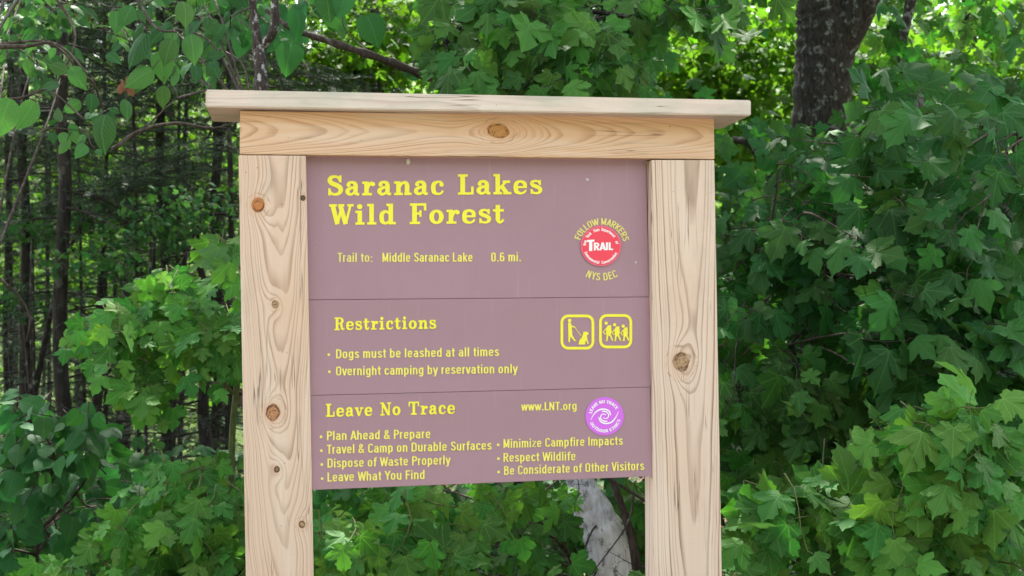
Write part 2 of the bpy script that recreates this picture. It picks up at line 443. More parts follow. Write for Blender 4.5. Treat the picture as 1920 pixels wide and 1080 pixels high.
def slab_glyph(ch, g, ox):
    def r(x0, y0, x1, y1): g.rect(ox + x0, y0, ox + x1, y1)
    def c(pts, sm=True): g.rib([(ox + p[0], p[1], p[2]) for p in pts], sm)
    def d(x, y, rr): g.disc(ox + x, y, rr)
    T = .095; Sx = .19
    if ch == ' ': return .50
    if ch in 'Ss':
        sx, sy = (1, 1) if ch == 'S' else (.78, .69)
        pts = [(.62, .72, .09), (.56, .87, .11), (.39, .945, .10), (.20, .89, .15), (.14, .75, .19), (.22, .62, .20), (.42, .53, .20), (.60, .42, .20), (.66, .27, .19), (.58, .11, .15), (.38, .05, .10), (.19, .12, .11), (.12, .30, .09)]
        k = 1 if ch == 'S' else .82
        c([(p[0] * sx, p[1] * sy, p[2] * k) for p in pts])
        r(.60 * sx, .66 * sy, .68 * sx, .99 * sy); r(.08 * sx, .01, .16 * sx, .34 * sy)
        return .80 if ch == 'S' else .64
    if ch == 'a':
        d(.17, .52, .085); c([(.12, .54, .09), (.22, .635, .10), (.40, .635, .13), (.50, .52, .18), (.50, .22, .18), (.54, .07, .13), (.68, .05, .09)])
        c([(.48, .40, .09), (.3, .37, .12), (.15, .28, .16), (.12, .17, .18), (.20, .06, .13), (.34, .06, .10), (.48, .19, .09)]); return .74
    if ch == 'r':
        r(.13, 0, .32, .67); r(.03, 0, .47, T); r(.03, .67 - T, .2, .67); c([(.30, .36, .09), (.38, .56, .11), (.52, .63, .11)]); d(.53, .55, .095); return .66
    if ch == 'n':
        r(.13, 0, .32, .67); r(.03, 0, .42, T); r(.03, .67 - T, .2, .67); c([(.3, .42, .09), (.40, .58, .10), (.54, .615, .14), (.63, .48, .19), (.63, .02, .19)]); r(.51, 0, .83, T); return .88
    if ch == 'c':
        d(.53, .50, .095); c([(.57, .52, .09), (.48, .63, .09), (.34, .635, .10), (.18, .54, .18), (.14, .34, .19), (.18, .13, .18), (.34, .04, .10), (.50, .07, .08), (.60, .2, .07)]); return .68
    if ch == 'L':
        r(.14, 0, .34, 1); r(.03, 1 - T, .47, 1); r(.03, 0, .74, T); r(.65, 0, .745, .38); return .82
    if ch == 'k':
        r(.13, 0, .32, 1); r(.03, 0, .43, T); r(.03, 1 - T, .2, 1); c([(.28, .26, .09), (.62, .62, .09)], False); r(.47, .67 - T, .80, .67)
        c([(.40, .42, .18), (.66, .04, .18)], False); r(.50, 0, .86, T); return .88
    if ch == 'e':
        c([(.59, .35, .15), (.55, .54, .16), (.36, .635, .10), (.18, .54, .17), (.14, .34, .19), (.18, .13, .18), (.36, .04, .10), (.53, .08, .08), (.63, .2, .07)]); r(.15, .305, .655, .385); return .74
    if ch == 'W':
        c([(.14, .97, .19), (.37, .02, .19)], False); c([(.37, .04, .10), (.58, .92, .10)], False); c([(.50, .97, .19), (.76, .02, .19)], False); c([(.76, .04, .09), (.98, .95, .09)], False)
        r(-.01, 1 - T, .33, 1); r(.42, 1 - T, .68, 1); r(.84, 1 - T, 1.12, 1); return 1.14
    if ch == 'i': r(.13, 0, .32, .67); r(.03, 0, .44, T); r(.03, .67 - T, .2, .67); d(.22, .88, .115); return .50
    if ch == 'l': r(.13, 0, .32, 1); r(.03, 0, .44, T); r(.03, 1 - T, .2, 1); return .50
    if ch == 'd':
        c([(.54, .48, .09), (.36, .63, .10), (.18, .54, .17), (.14, .34, .19), (.18, .13, .17), (.34, .05, .10), (.54, .18, .09)]); r(.48, 0, .67, 1); r(.38, 1 - T, .55, 1); r(.6, 0, .80, T); return .84
    if ch == 'F':
        r(.14, 0, .34, 1); r(.03, 1 - T, .78, 1); r(.69, .67, .785, 1); r(.3, .465, .55, .555); r(.48, .36, .56, .66); r(.03, 0, .49, T); return .86
    if ch == 'o':
        n = 26; P = []
        for i in range(n + 1):
            a = 2 * math.pi * i / n; P.append((.36 + .23 * math.cos(a), .335 + .29 * math.sin(a), .10 + .10 * abs(math.cos(a)) ** 1.3))
        g.rib([(ox + p[0], p[1], p[2]) for p in P], False, True); return .76
    if ch == 't': r(.13, .15, .32, .88); r(.01, .67 - T, .5, .67); c([(.225, .22, .19), (.27, .07, .14), (.38, .045, .09), (.50, .18, .08)]); return .58
    if ch == 'R':
        r(.14, 0, .34, 1); r(.03, 1 - T, .4, 1); r(.03, 0, .46, T); c([(.3, .95, .10), (.5, .945, .10), (.65, .87, .15), (.69, .74, .19), (.65, .60, .15), (.5, .53, .10), (.3, .52, .09)])
        c([(.46, .53, .09), (.60, .42, .17), (.65, .16, .17), (.73, .045, .10), (.86, .12, .08)]); return .92
    if ch == 'T': r(.36, 0, .56, 1); r(.03, 1 - T, .89, 1); r(.03, .66, .115, 1); r(.805, .66, .89, 1); r(.22, 0, .70, T); return .96
    if ch == 'N':
        r(.14, 0, .24, 1); r(.02, 0, .36, T); r(.0, 1 - T, .3, 1); c([(.19, .95, .2), (.72, .05, .2)], False); r(.70, 0, .80, 1); r(.60, 1 - T, .92, 1); return .96
    if ch == 'v': c([(.14, .66, .18), (.37, .01, .18)], False); c([(.37, .03, .09), (.58, .64, .09)], False); r(.0, .67 - T, .30, .67); r(.45, .67 - T, .72, .67); return .74
    return .5
def slab_text(s):
    g = Flat(0.014); x = 0
    for ch in s: x += slab_glyph(ch, g, x) + .055
    V = np.array(g.V); V[:, 0] -= V[:, 0].min()
    return V, g.F, V[:, 0].max()
def arcp(cx, cy, rx, ry, a0, a1, n=7):
    return [(cx + rx * math.cos(R(a0 + (a1 - a0) * i / n)), cy + ry * math.sin(R(a0 + (a1 - a0) * i / n))) for i in range(n + 1)]
def bowl(x0, x1, y0, y1, r=.14):
    r = min(r, (x1 - x0) / 2); q = min(.15, (y1 - y0) / 2)
    return arcp(x1 - r, y1 - q, r, q, 0, 90) + arcp(x0 + r, y1 - q, r, q, 90, 180) + arcp(x0 + r, y0 + q, r, q, 180, 270) + arcp(x1 - r, y0 + q, r, q, 270, 360)
def sans_glyph(ch, g, ox, sw):
    """condensed upright sans: every stroke a ribbon of one width"""
    h = sw / 2; XH = .74
    def p(*q, w=None): g.rib([(ox + a, b, w or sw) for a, b in q], False)
    def ring(x0, x1, y0, y1, r=.14):
        P = bowl(x0, x1, y0, y1, r); P.append(P[0]); g.rib([(ox + a, b, sw) for a, b in P], False, True)
    L, Q = .10, .37; xt, xb = XH - h, h
    if ch == ' ': return .24
    if ch in '.': g.rect(ox + .05, 0, ox + .05 + sw * 1.1, sw * 1.1); return .24
    if ch == ':': g.rect(ox + .05, 0, ox + .05 + sw, sw); g.rect(ox + .05, .46, ox + .05 + sw, .46 + sw); return .26
    if ch == 'a': p(*(arcp(.23, xt - .13, .13, .13, 165, 0) + [(Q, 0)])); p(*([(Q, .42), (.24, .42)] + arcp(.22, .24, .13, .18, 90, 270) + [(.26, .06), (Q, .2)])); return .50
    if ch == 'b': p((L, 0), (L, 1)); ring(L, Q, xb, xt); return .51
    if ch == 'c': p(*(arcp(.235, xt - .14, .135, .14, 5, 180) + arcp(.235, xb + .14, .135, .14, 180, 355))); return .46
    if ch == 'd': p((Q, 0), (Q, 1)); ring(L, Q, xb, xt); return .51
    if ch == 'e': p(*([(L, .38), (Q, .38)] + arcp(.235, xt - .14, .135, .14, 0, 180) + arcp(.235, xb + .14, .135, .14, 180, 350))); return .50
    if ch == 'f': p(*([(.15, 0), (.15, .82)] + arcp(.27, .82, .12, 1 - h - .82, 180, 90) + [(.32, 1 - h)])); p((.02, xt), (.31, xt), w=sw * .9); return .33
    if ch == 'g': ring(L, Q, xb + .02, xt); p(*([(Q, XH), (Q, -.05)] + arcp(.235, -.06, .135, .11, 0, -165))); return .51
    if ch in 'hn': p((L, 0), (L, 1 if ch == 'h' else XH)); p(*([(L, .45)] + arcp(.235, xt - .15, .135, .15, 165, 0) + [(Q, 0)])); return .51
    if ch == 'i': p((L, 0), (L, XH)); g.rect(ox + L - h, .86, ox + L + h, 1.0); return .24
    if ch == 'k': p((L, 0), (L, 1)); p((L, .28), (.38, XH)); p((.19, .42), (.40, 0)); return .48
    if ch == 'l': p((L, 0), (L, 1)); return .24
    if ch == 'm': p((L, 0), (L, XH)); p(*([(L, .45)] + arcp(.22, xt - .14, .12, .14, 165, 0) + [(.34, 0)])); p(*([(.34, .45)] + arcp(.46, xt - .14, .12, .14, 165, 0) + [(.58, 0)])); return .72
    if ch == 'o': ring(L, Q, xb, xt); return .51
    if ch == 'p': p((L, -.23), (L, XH)); ring(L, Q, xb, xt); return .51
    if ch == 'r': p((L, 0), (L, XH)); p(*([(L, .42)] + arcp(.24, xt - .15, .14, .15, 170, 80))); return .33
    if ch == 's': p(*(arcp(.225, xt - .12, .125, .12, 10, 200) + [(.16, .42), (.29, .33)] + arcp(.225, xb + .13, .135, .13, 20, -170))); return .46
    if ch == 't': p(*([(.15, .93), (.15, .18)] + arcp(.26, .17, .11, .11, 180, 275))); p((.02, xt), (.30, xt), w=sw * .9); return .33
    if ch == 'u': p((Q, 0), (Q, XH)); p(*([(L, XH)] + arcp(.235, xb + .15, .135, .15, 180, 345) + [(Q, .3)])); return .51
    if ch == 'v': p((.05, XH), (.21, 0)); p((.21, 0), (.37, XH)); return .43
    if ch == 'w': p((.05, XH), (.18, 0)); p((.18, 0), (.31, XH)); p((.31, XH), (.44, 0)); p((.44, 0), (.57, XH)); return .63
    if ch == 'y': p((.05, XH), (.22, .02)); p((.38, XH), (.18, -.18), (.04, -.18)); return .44
    if ch == 'z': p((.05, xt), (.35, xt), (.06, xb), (.37, xb)); return .43
    T_, B_ = 1 - h, h
    if ch == 'A': p((.04, 0), (.26, 1)); p((.26, 1), (.48, 0)); p((.13, .28), (.39, .28)); return .53
    if ch == 'B': p((L, 0), (L, 1)); p(*([(L, T_), (.26, T_)] + arcp(.27, .76, .13, 1 - h - .76, 90, -90) + [(L, .53)])); p(*([(L, .53), (.27, .53)] + arcp(.28, .295, .15, .235, 90, -90) + [(L, B_)])); return .55
    if ch == 'C': p(*(arcp(.26, T_ - .17, .165, .17, 0, 180) + arcp(.26, B_ + .17, .165, .17, 180, 360))); return .52
    if ch == 'D': p((L, 0), (L, 1)); p(*([(L, T_), (.24, T_)] + arcp(.25, T_ - .2, .18, .2, 90, 0) + arcp(.25, B_ + .2, .18, .2, 0, -90) + [(L, B_)])); return .56
    if ch == 'E': p((L, 0), (L, 1)); p((L, T_), (.42, T_)); p((L, .52), (.38, .52)); p((L, B_), (.43, B_)); return .48
    if ch == 'F': p((L, 0), (L, 1)); p((L, T_), (.42, T_)); p((L, .52), (.38, .52)); return .46
    if ch == 'H': p((L, 0), (L, 1)); p((.42, 0), (.42, 1)); p((L, .52), (.42, .52)); return .56
    if ch == 'I': p((L, 0), (L, 1)); return .24
    if ch == 'K': p((L, 0), (L, 1)); p((L, .36), (.44, 1)); p((.20, .56), (.47, 0)); return .52
    if ch == 'L': p((L, 0), (L, 1)); p((L, B_), (.41, B_)); return .44
    if ch == 'M': p((L, 0), (L, 1)); p((L, 1), (.31, .1)); p((.31, .1), (.52, 1)); p((.52, 0), (.52, 1)); return .66
    if ch == 'N': p((L, 0), (L, 1)); p((L, .98), (.43, .02)); p((.43, 0), (.43, 1)); return .57
    if ch in 'O0':
        ring(L, .43 if ch == 'O' else .38, B_, T_, .17); return .56 if ch == 'O' else .51
    if ch == 'P' or ch == 'R':
        p((L, 0), (L, 1)); p(*([(L, T_), (.26, T_)] + arcp(.27, .715, .15, 1 - h - .715, 90, -90) + [(L, .49)]))
        if ch == 'R': p((.26, .49), (.44, 0))
        return .51 if ch == 'P' else .54
    if ch == 'S': p(*(arcp(.25, T_ - .17, .15, .17, 0, 200) + [(.17, .57), (.33, .45)] + arcp(.25, B_ + .18, .16, .18, 20, -180))); return .51
    if ch == 'T': p((.23, 0), (.23, 1)); p((.02, T_), (.44, T_)); return .46
    if ch == 'U': p(*([(L, 1)] + arcp(.26, B_ + .18, .16, .18, 180, 360) + [(.42, 1)])); return .56
    if ch == 'V': p((.05, 1), (.24, 0)); p((.24, 0), (.43, 1)); return .48
    if ch == 'W': p((.05, 1), (.20, 0)); p((.20, 0), (.36, .95)); p((.36, .95), (.52, 0)); p((.52, 0), (.67, 1)); return .72
    if ch == 'Y': p((.04, 1), (.24, .45)); p((.44, 1), (.24, .45)); p((.24, .48), (.24, 0)); return .48
    if ch == '6': ring(L, .38, B_, .58); p(*([(L, .3), (L, T_ - .15)] + arcp(.24, T_ - .15, .14, .15, 180, 20))); return .51
    if ch == '&': p((.50, 0), (.16, .66), *arcp(.26, .79, .11, .15, 180, 0), (.33, .68), (.10, .36), *arcp(.22, .22, .14, .16, 150, 290), (.42, .22), (.47, .42)); return .58
    return .4
def sans_text(t, bold=0.0):
    g = Flat(); x = 0
    for ch in t: x += sans_glyph(ch, g, x, .136 + bold) + .012
    V = np.array(g.V); V[:, 0] -= V[:, 0].min()
    return V, g.F, V[:, 0].max()
CAPH = 1.0
LIFT = 0.0009
def place(name, V, F, board, mat, fn, lift=LIFT, label=None):
    """V holds (px, py) after fn and the piece order in z: laid on the board's face"""
    o_b, c0 = board_objs[board]
    out = []
    for v in V:
        px, py = fn(v)
        out.append(SP(px, py, lift + v[2] * 0.000012) - c0)
    me = bpy.data.meshes.new(name); me.from_pydata([tuple(p) for p in out], [], F); me.update()
    bm = bmesh.new(); bm.from_mesh(me)
    for f in bm.faces:
        if f.normal.dot(Vector(pn)) < 0: f.normal_flip()
    bm.to_mesh(me); bm.free()
    me.materials.append(mat)
    o = link(name, me, o_b)
    if label: o['label'] = label
    return o
def line_fn(x0, y0, x1, y1, h, w, unit):
    ux, uy = (x1 - x0) / w, (y1 - y0) / w
    L = math.hypot(x1 - x0, y1 - y0); nx, ny = -(y1 - y0) / L * -1, -(x1 - x0) / L
    nx, ny = (y1 - y0) / L, -(x1 - x0) / L
    return lambda v: (x0 + ux * v[0] + nx * 0 * v[1], y0 + uy * v[0] + ny * v[1] * h / unit)
for s, bd, x0, y0, x1, y1, h in [('Saranac Lakes', 0, 614, 366.5, 1017, 363.5, 37.5), ('Wild Forest', 0, 617, 421.5, 946, 418, 38),
                                 ('Restrictions', 1, 627, 619, 818, 616, 23.5), ('Leave No Trace', 2, 611, 781.5, 853, 775.5, 24)]:
    V, F, w = slab_text(s); words_ = s.split(' ')
    for k, wd in enumerate(words_):                      # one word at a time
        n0 = len(slab_text(' '.join(words_[:k]) + ' ')[1]) if k else 0
        n1 = len(slab_text(' '.join(words_[:k + 1]))[1])
        used = sorted({i for f in F[n0:n1] for i in f}); at_ = {i: j for j, i in enumerate(used)}
        place('lettering', V[used], [tuple(at_[i] for i in f) for f in F[n0:n1]], bd, m_yel, line_fn(x0, y0, x1, y1, h, w, 1.0), label='yellow slab lettering reading ' + wd)
for s, bd, x0, y0, x1, y1, h, mt in [
        ('Trail to:', 0, 633, 491, 698, 491, 17, m_yel3), ('Middle Saranac Lake', 0, 717, 491, 886, 490.5, 17, m_yel2), ('0.6 mi.', 0, 921, 490.5, 977, 490, 17, m_yel2),
        ('Dogs must be leashed at all times', 1, 630, 672, 936, 667.5, 17, m_yel2), ('Overnight camping by reservation only', 1, 630, 704, 971, 699.5, 17, m_yel2),
        ('www.LNT.org', 2, 977, 770, 1081, 768.5, 15.5, m_yel2),
        ('Plan Ahead & Prepare', 2, 613, 825.5, 807, 821.5, 17, m_yel2), ('Travel & Camp on Durable Surfaces', 2, 613, 851, 922, 843, 17, m_yel2),
        ('Dispose of Waste Properly', 2, 614, 877, 845, 870.5, 17, m_yel2), ('Leave What You Find', 2, 614, 903, 796, 898, 17, m_yel2),
        ('Minimize Campfire Impacts', 2, 944, 840, 1168, 834, 16.5, m_yel2), ('Respect Wildlife', 2, 944, 866, 1079, 863, 16.5, m_yel2),
        ('Be Considerate of Other Visitors', 2, 945, 890.5, 1208, 881, 16.5, m_yel2)]:
    V, F, w = sans_text(s, 0.0)
    place('lettering', V, F, bd, mt, line_fn(x0, y0, x1, y1, h, w, CAPH), label='yellow lettering reading ' + s)
for bd, x, y in [(1, 616.5, 665), (1, 617.5, 697), (2, 602, 819), (2, 602.5, 845), (2, 603.5, 871), (2, 604, 897.5), (2, 934, 834), (2, 934.5, 860), (2, 935, 885)]:
    g = Flat(); g.disc(0, 0, 2.6, n=12)
    place('bullet', g.V, g.F, bd, m_yel2, lambda v: (x + v[0], y + v[1]))
def arc_text(name, s, bd, cx, cy, r, a0, a1, h, mat, lift, inward=False, bold=0.0):
    V, F, w = sans_text(s, bold)
    def fn(v):
        t = v[0] / w; a = R(a0 + (a1 - a0) * t); rr = r + (-1 if inward else 1) * v[1] * h / CAPH
        return cx + rr * math.cos(a), cy - rr * math.sin(a)
    return place(name, V, F, bd, mat, fn, lift, label='lettering on a curve reading ' + s)
arc_text('lettering', 'FOLLOW MARKERS', 0, 1128, 463, 41.5, 162, 14, 12.5, m_yel3, LIFT)
arc_text('lettering', 'NYS DEC', 0, 1128, 461, 65, -118, -61, 14, m_yel3, LIFT, inward=True)

def solid_disc(name, bd, cx, cy, r, mat, th, lift0, parent=None, label=None):
    n = 40; ob_, c0 = board_objs[bd]
    bm = bmesh.new()
    a = [bm.verts.new(SP(cx + r * math.cos(2 * math.pi * i / n), cy - r * math.sin(2 * math.pi * i / n), lift0 + th) - c0) for i in range(n)]
    b = [bm.verts.new(SP(cx + r * math.cos(2 * math.pi * i / n), cy - r * math.sin(2 * math.pi * i / n), lift0) - c0) for i in range(n)]
    bm.faces.new(a)
    for i in range(n): bm.faces.new((a[i], a[(i + 1) % n], b[(i + 1) % n], b[i]))
    bmesh.ops.recalc_face_normals(bm, faces=bm.faces)
    for f in bm.faces:
        f.material_index = 0
    me = bpy.data.meshes.new(name); bm.to_mesh(me); bm.free(); me.materials.append(mat)
    o = link(name, me, ob_)
    if label: o['label'] = label
    return o
mx, my = 1126.8, 461
solid_disc('trail_marker', 0, mx, my, 38.2, m_redrim, 0.0016, 0.0011, label='round red trail marker disc with white print')
solid_disc('trail_marker_face', 0, mx, my + .5, 35.0, m_red, 0.0003, 0.0028)
TL = 0.0033
for s, a0, a1 in [('New', 178, 160), ('York', 150, 127), ('State', 117, 95), ('Department', 88, 33), ('of', 17, 7)]:
    arc_text('marker_lettering', s, 0, mx, my, 28.0, a0, a1, 5.6, m_white, TL, bold=0.03)
for s, a0, a1 in [('Environmental', -158, -96), ('Conservation', -88, -24)]:
    arc_text('marker_lettering', s, 0, mx, my, 33.8, a0, a1, 5.6, m_white, TL, inward=True, bold=0.03)
for s, x0, x1, y, h in [('T', 1100.5, 1114.5, 471, 21), ('RAIL', 1113.5, 1149.5, 469.5, 14.5)]:
    V, F, w = sans_text(s, 0.04)
    place('marker_lettering', V, F, 0, m_white, line_fn(x0, y, x1, y - .8, h, w, CAPH), TL, label='white lettering reading ' + s)
# violet sticker
lx, ly = 1133.6, 780.5
solid_disc('sticker', 2, lx, ly, 36.0, m_purple, 0.0005, 0.0010, label='round violet outdoor ethics sticker with a white swirl')
arc_text('sticker_lettering', 'LEAVE NO TRACE', 2, lx, ly, 24.5, 168, 30, 5.8, m_white, 0.0019, bold=0.02)
arc_text('sticker_lettering', 'OUTDOOR ETHICS', 2, lx, ly, 30.5, -155, -12, 5.8, m_white, 0.0019, inward=True, bold=0.02)
g = Flat()
for k in (0, 1):
    P = []
    for i in range(40):
        t = i / 39; a = t * 1.55 * math.pi + .8; rr = 3.0 + 9.0 * t
        xx, yy = rr * math.cos(a), rr * .92 * math.sin(a)
        P.append((xx, yy, 1.4 + .9 * t))
    P = P[:36]
    x_, y_ = P[-1][0], P[-1][1]
    s_ = -1
    P += [(x_ + 5 * .9, y_ - 2 * 0 + 2.5, 2.0), ]
    P = P[:36]
    if k: P = [(-p[0], -p[1], p[2]) for p in P]
    g.rib(P, False)
g.rib([(-26, -7, .8), (-20, 4, 1.8), (-12, 11, 2.6), (-2, 13.5, 2.6), (8, 10, 2.4), (11.5, 2, 2.2)])
g.rib([(26, 9, .8), (21, -2, 1.8), (13, -11, 2.6), (2, -13.5, 2.6), (-7, -10, 2.4), (-11, -2, 2.2)])
place('sticker_swirl', g.V, g.F, 2, m_white, lambda v: (lx + v[0], ly - v[1]), 0.0019)
# pictograms
def rounded(g, x0, y0, x1, y1, r, w):
    P = []
    for (cx, cy, a) in ((x1 - r, y0 + r, -90), (x1 - r, y1 - r, 0), (x0 + r, y1 - r, 90), (x0 + r, y0 + r, 180)):
        for k in range(7):
            t = R(a + 15 * k); P.append((cx + r * math.cos(t), cy + r * math.sin(t), w))
    P.append(P[0]); g.rib(P, False, True)
g = Flat(); rounded(g, 1053.5, 592.3, 1111.7, 652.8, 12, 5.2)
place('pictogram', g.V, g.F, 1, m_yel, lambda v: (v[0], v[1]), label='rounded square outline of the leashed dog symbol')
g = Flat(); rounded(g, 1125.8, 591.5, 1182.8, 650.6, 12, 5.2)
place('pictogram', g.V, g.F, 1, m_yel, lambda v: (v[0], v[1]), label='rounded square outline of the hiking group symbol')
g = Flat()
g.disc(1068, 601, 3.4); g.poly([(1065, 605), (1070, 604.5), (1072, 612), (1073.5, 631), (1065.5, 631)])
g.rib([(1069, 608, 3), (1073, 612, 2.6), (1078.5, 613.5, 2)]); g.rib([(1078, 613.5, 1.2), (1083, 621, 1.1), (1089.5, 629.5, 1.1)])
g.rib([(1068, 628, 4.6), (1067.5, 636, 3.6), (1066.8, 640, 3), (1069, 640.5, 2.4)], False); g.rib([(1070.5, 628, 4.4), (1075, 635, 3.4), (1078.5, 639.2, 2.6), (1080, 638, 2.2)], False)
g.poly([(1084.5, 646), (1086, 639), (1091, 632), (1093.5, 625), (1093.5, 622), (1101, 622), (1103.3, 624), (1103, 627.5), (1100.5, 628.5), (1101, 634), (1098, 640), (1097, 646)])
g.rib([(1099, 634, 3.2), (1101.5, 641, 2.4), (1103, 645, 2.4)], False)
place('pictogram', g.V, g.F, 1, m_yel, lambda v: (v[0], v[1]), label='symbol of a walker holding a dog on a leash')
g = Flat()
for (hx, hy, sc_) in ((1136.5, 606, 1.0), (1152.5, 609, .93), (1168.5, 611.5, .86)):
    f = lambda a, b: (hx + a * sc_, 638 + (b - 638 + 32) * sc_ * 1.0 - 32 * sc_ + 0 * hy)
    def q(a, b): return (hx + a * sc_, 638.5 - b * sc_)
    g.disc(hx, hy, 3.1)
    g.poly([q(2.5, 28), q(9.3, 29), q(10.3, 14), q(3.2, 10), q(-.5, 12), q(.5, 22)])
    g.rib([(*q(2, 24), 2.6), (*q(-2.5, 19), 2.1), (*q(-5.5, 16), 2.0), (*q(-1, 11), 1.6)], False)
    g.rib([(*q(3.5, 12), 4.2), (*q(1.8, 6), 3.2), (*q(1.5, 0), 2.8), (*q(-1, 0), 2)], False)
    g.rib([(*q(6.5, 12), 4.2), (*q(9.5, 6), 3.0), (*q(12, 0), 2.6)], False)
place('pictogram', g.V, g.F, 1, m_yel, lambda v: (v[0], v[1]), label='symbol of three hikers with packs')
# cocoon and specks of web stuck to the boards
m_cocoon = flat('grey silk', (.55, .52, .48), 0.9)
for cx, cy, r, hh in ((765, 303, 5.5, .006), (1101, 337, 2.6, .002), (1192, 492, 2.2, .0015), (580, 915, 2.6, .002)):
    bd = 2 if cy > 700 else 0
    bm = bmesh.new(); bmesh.ops.create_icosphere(bm, subdivisions=2, radius=1.0)
    ob_, c0 = board_objs[bd]; cc = SP(cx, cy, 0.001); rr = r * 2.9 / FPX
    for v in bm.verts:
        d = 1 + 0.35 * math.sin(v.co.x * 7 + v.co.z * 5 + cx) * math.cos(v.co.z * 9)
        v.co = Vector(cc - c0) + Vector((v.co.x * rr * d, v.co.y * hh, v.co.z * rr * 1.1 * d))
    me = bpy.data.meshes.new('cocoon'); bm.to_mesh(me); bm.free(); me.materials.append(m_cocoon)
    link('cocoon', me, ob_)

# ------------------------------------------------------------------ ground
def terrain(x, y):
    h = 0.06 * np.sin(x * .9 + y * .4) * np.cos(y * .7) + 0.03 * np.sin(x * 2.3 - y * 1.9)
    h = h * np.clip((y + 0.2) / 2, 0.15, 1)
    h = h + np.where(y > 17, (y - 17) * 0.30, 0)
    h = h + np.clip((-10.0 - y) * 0.75, 0, 9.5)  # unseen bank behind the camera, added to block the low sky light
    h = np.where(y > 60, 0.30 * 43, h) if np.isscalar(y) else np.where(y > 60, 12.9, h)
    return h
gx = np.concatenate([np.linspace(-160, -16, 16), np.linspace(-14, 20, 90), np.linspace(22, 160, 16)])
gy = np.concatenate([np.linspace(-120, -25, 8), np.linspace(-23, -6, 12), np.linspace(-5, 30, 100), np.linspace(33, 160, 18)])
GX, GY = np.meshgrid(gx, gy)
V = np.stack([GX, GY, terrain(GX, GY)], -1).reshape(-1, 3)
nx = len(gx); F = []
for j in range(len(gy) - 1):
    i = np.arange(nx - 1) + j * nx
    F.append(np.stack([i, i + 1, i + 1 + nx, i + nx], 1))
mg = Mat('leaf litter and roadside gravel')
ob, x, y, z = mg.coords()
n_ = mg.noise(ob, 1.5, 5, 0.6); n2 = mg.noise(ob, 28.0, 4, 0.7); vor = mg.n('TexVoronoi'); vor.inputs['Scale'].default_value = 24.0; mg.l(ob, vor.inputs['Vector'])
litter = mg.mix(n2, (.045, .028, .016), (.16, .10, .058)); litter = mg.mix(0.5, litter, vor.outputs['Color'], 'SOFT_LIGHT')
litter = mg.mix(n_.smooth(.5, .65) * .7, litter, (.05, .09, .025))
gravel = mg.mix(n2, (.16, .14, .12), (.34, .31, .27))
far = y.smooth(9.0, 13.0)
col = mg.mix((y + (n_ - .5) * 2).smooth(-2.2, -0.8), gravel, litter)
col = mg.mix(far * .8, col, mg.mix(n2, (.05, .11, .02), (.12, .2, .045)))
col = mg.mix(1.0 - y.smooth(-12.0, -10.0), col, mg.mix(n2, (.02, .05, .015), (.07, .12, .03)))  # green for the unseen bank added behind the camera
mg.bump(n2, 0.8, 0.03)
o = link('ground', tri_mesh('ground', V, np.concatenate(F), mg.base(col, .9, .2), size=4)); props(o, 'leaf littered forest floor', kind='structure')

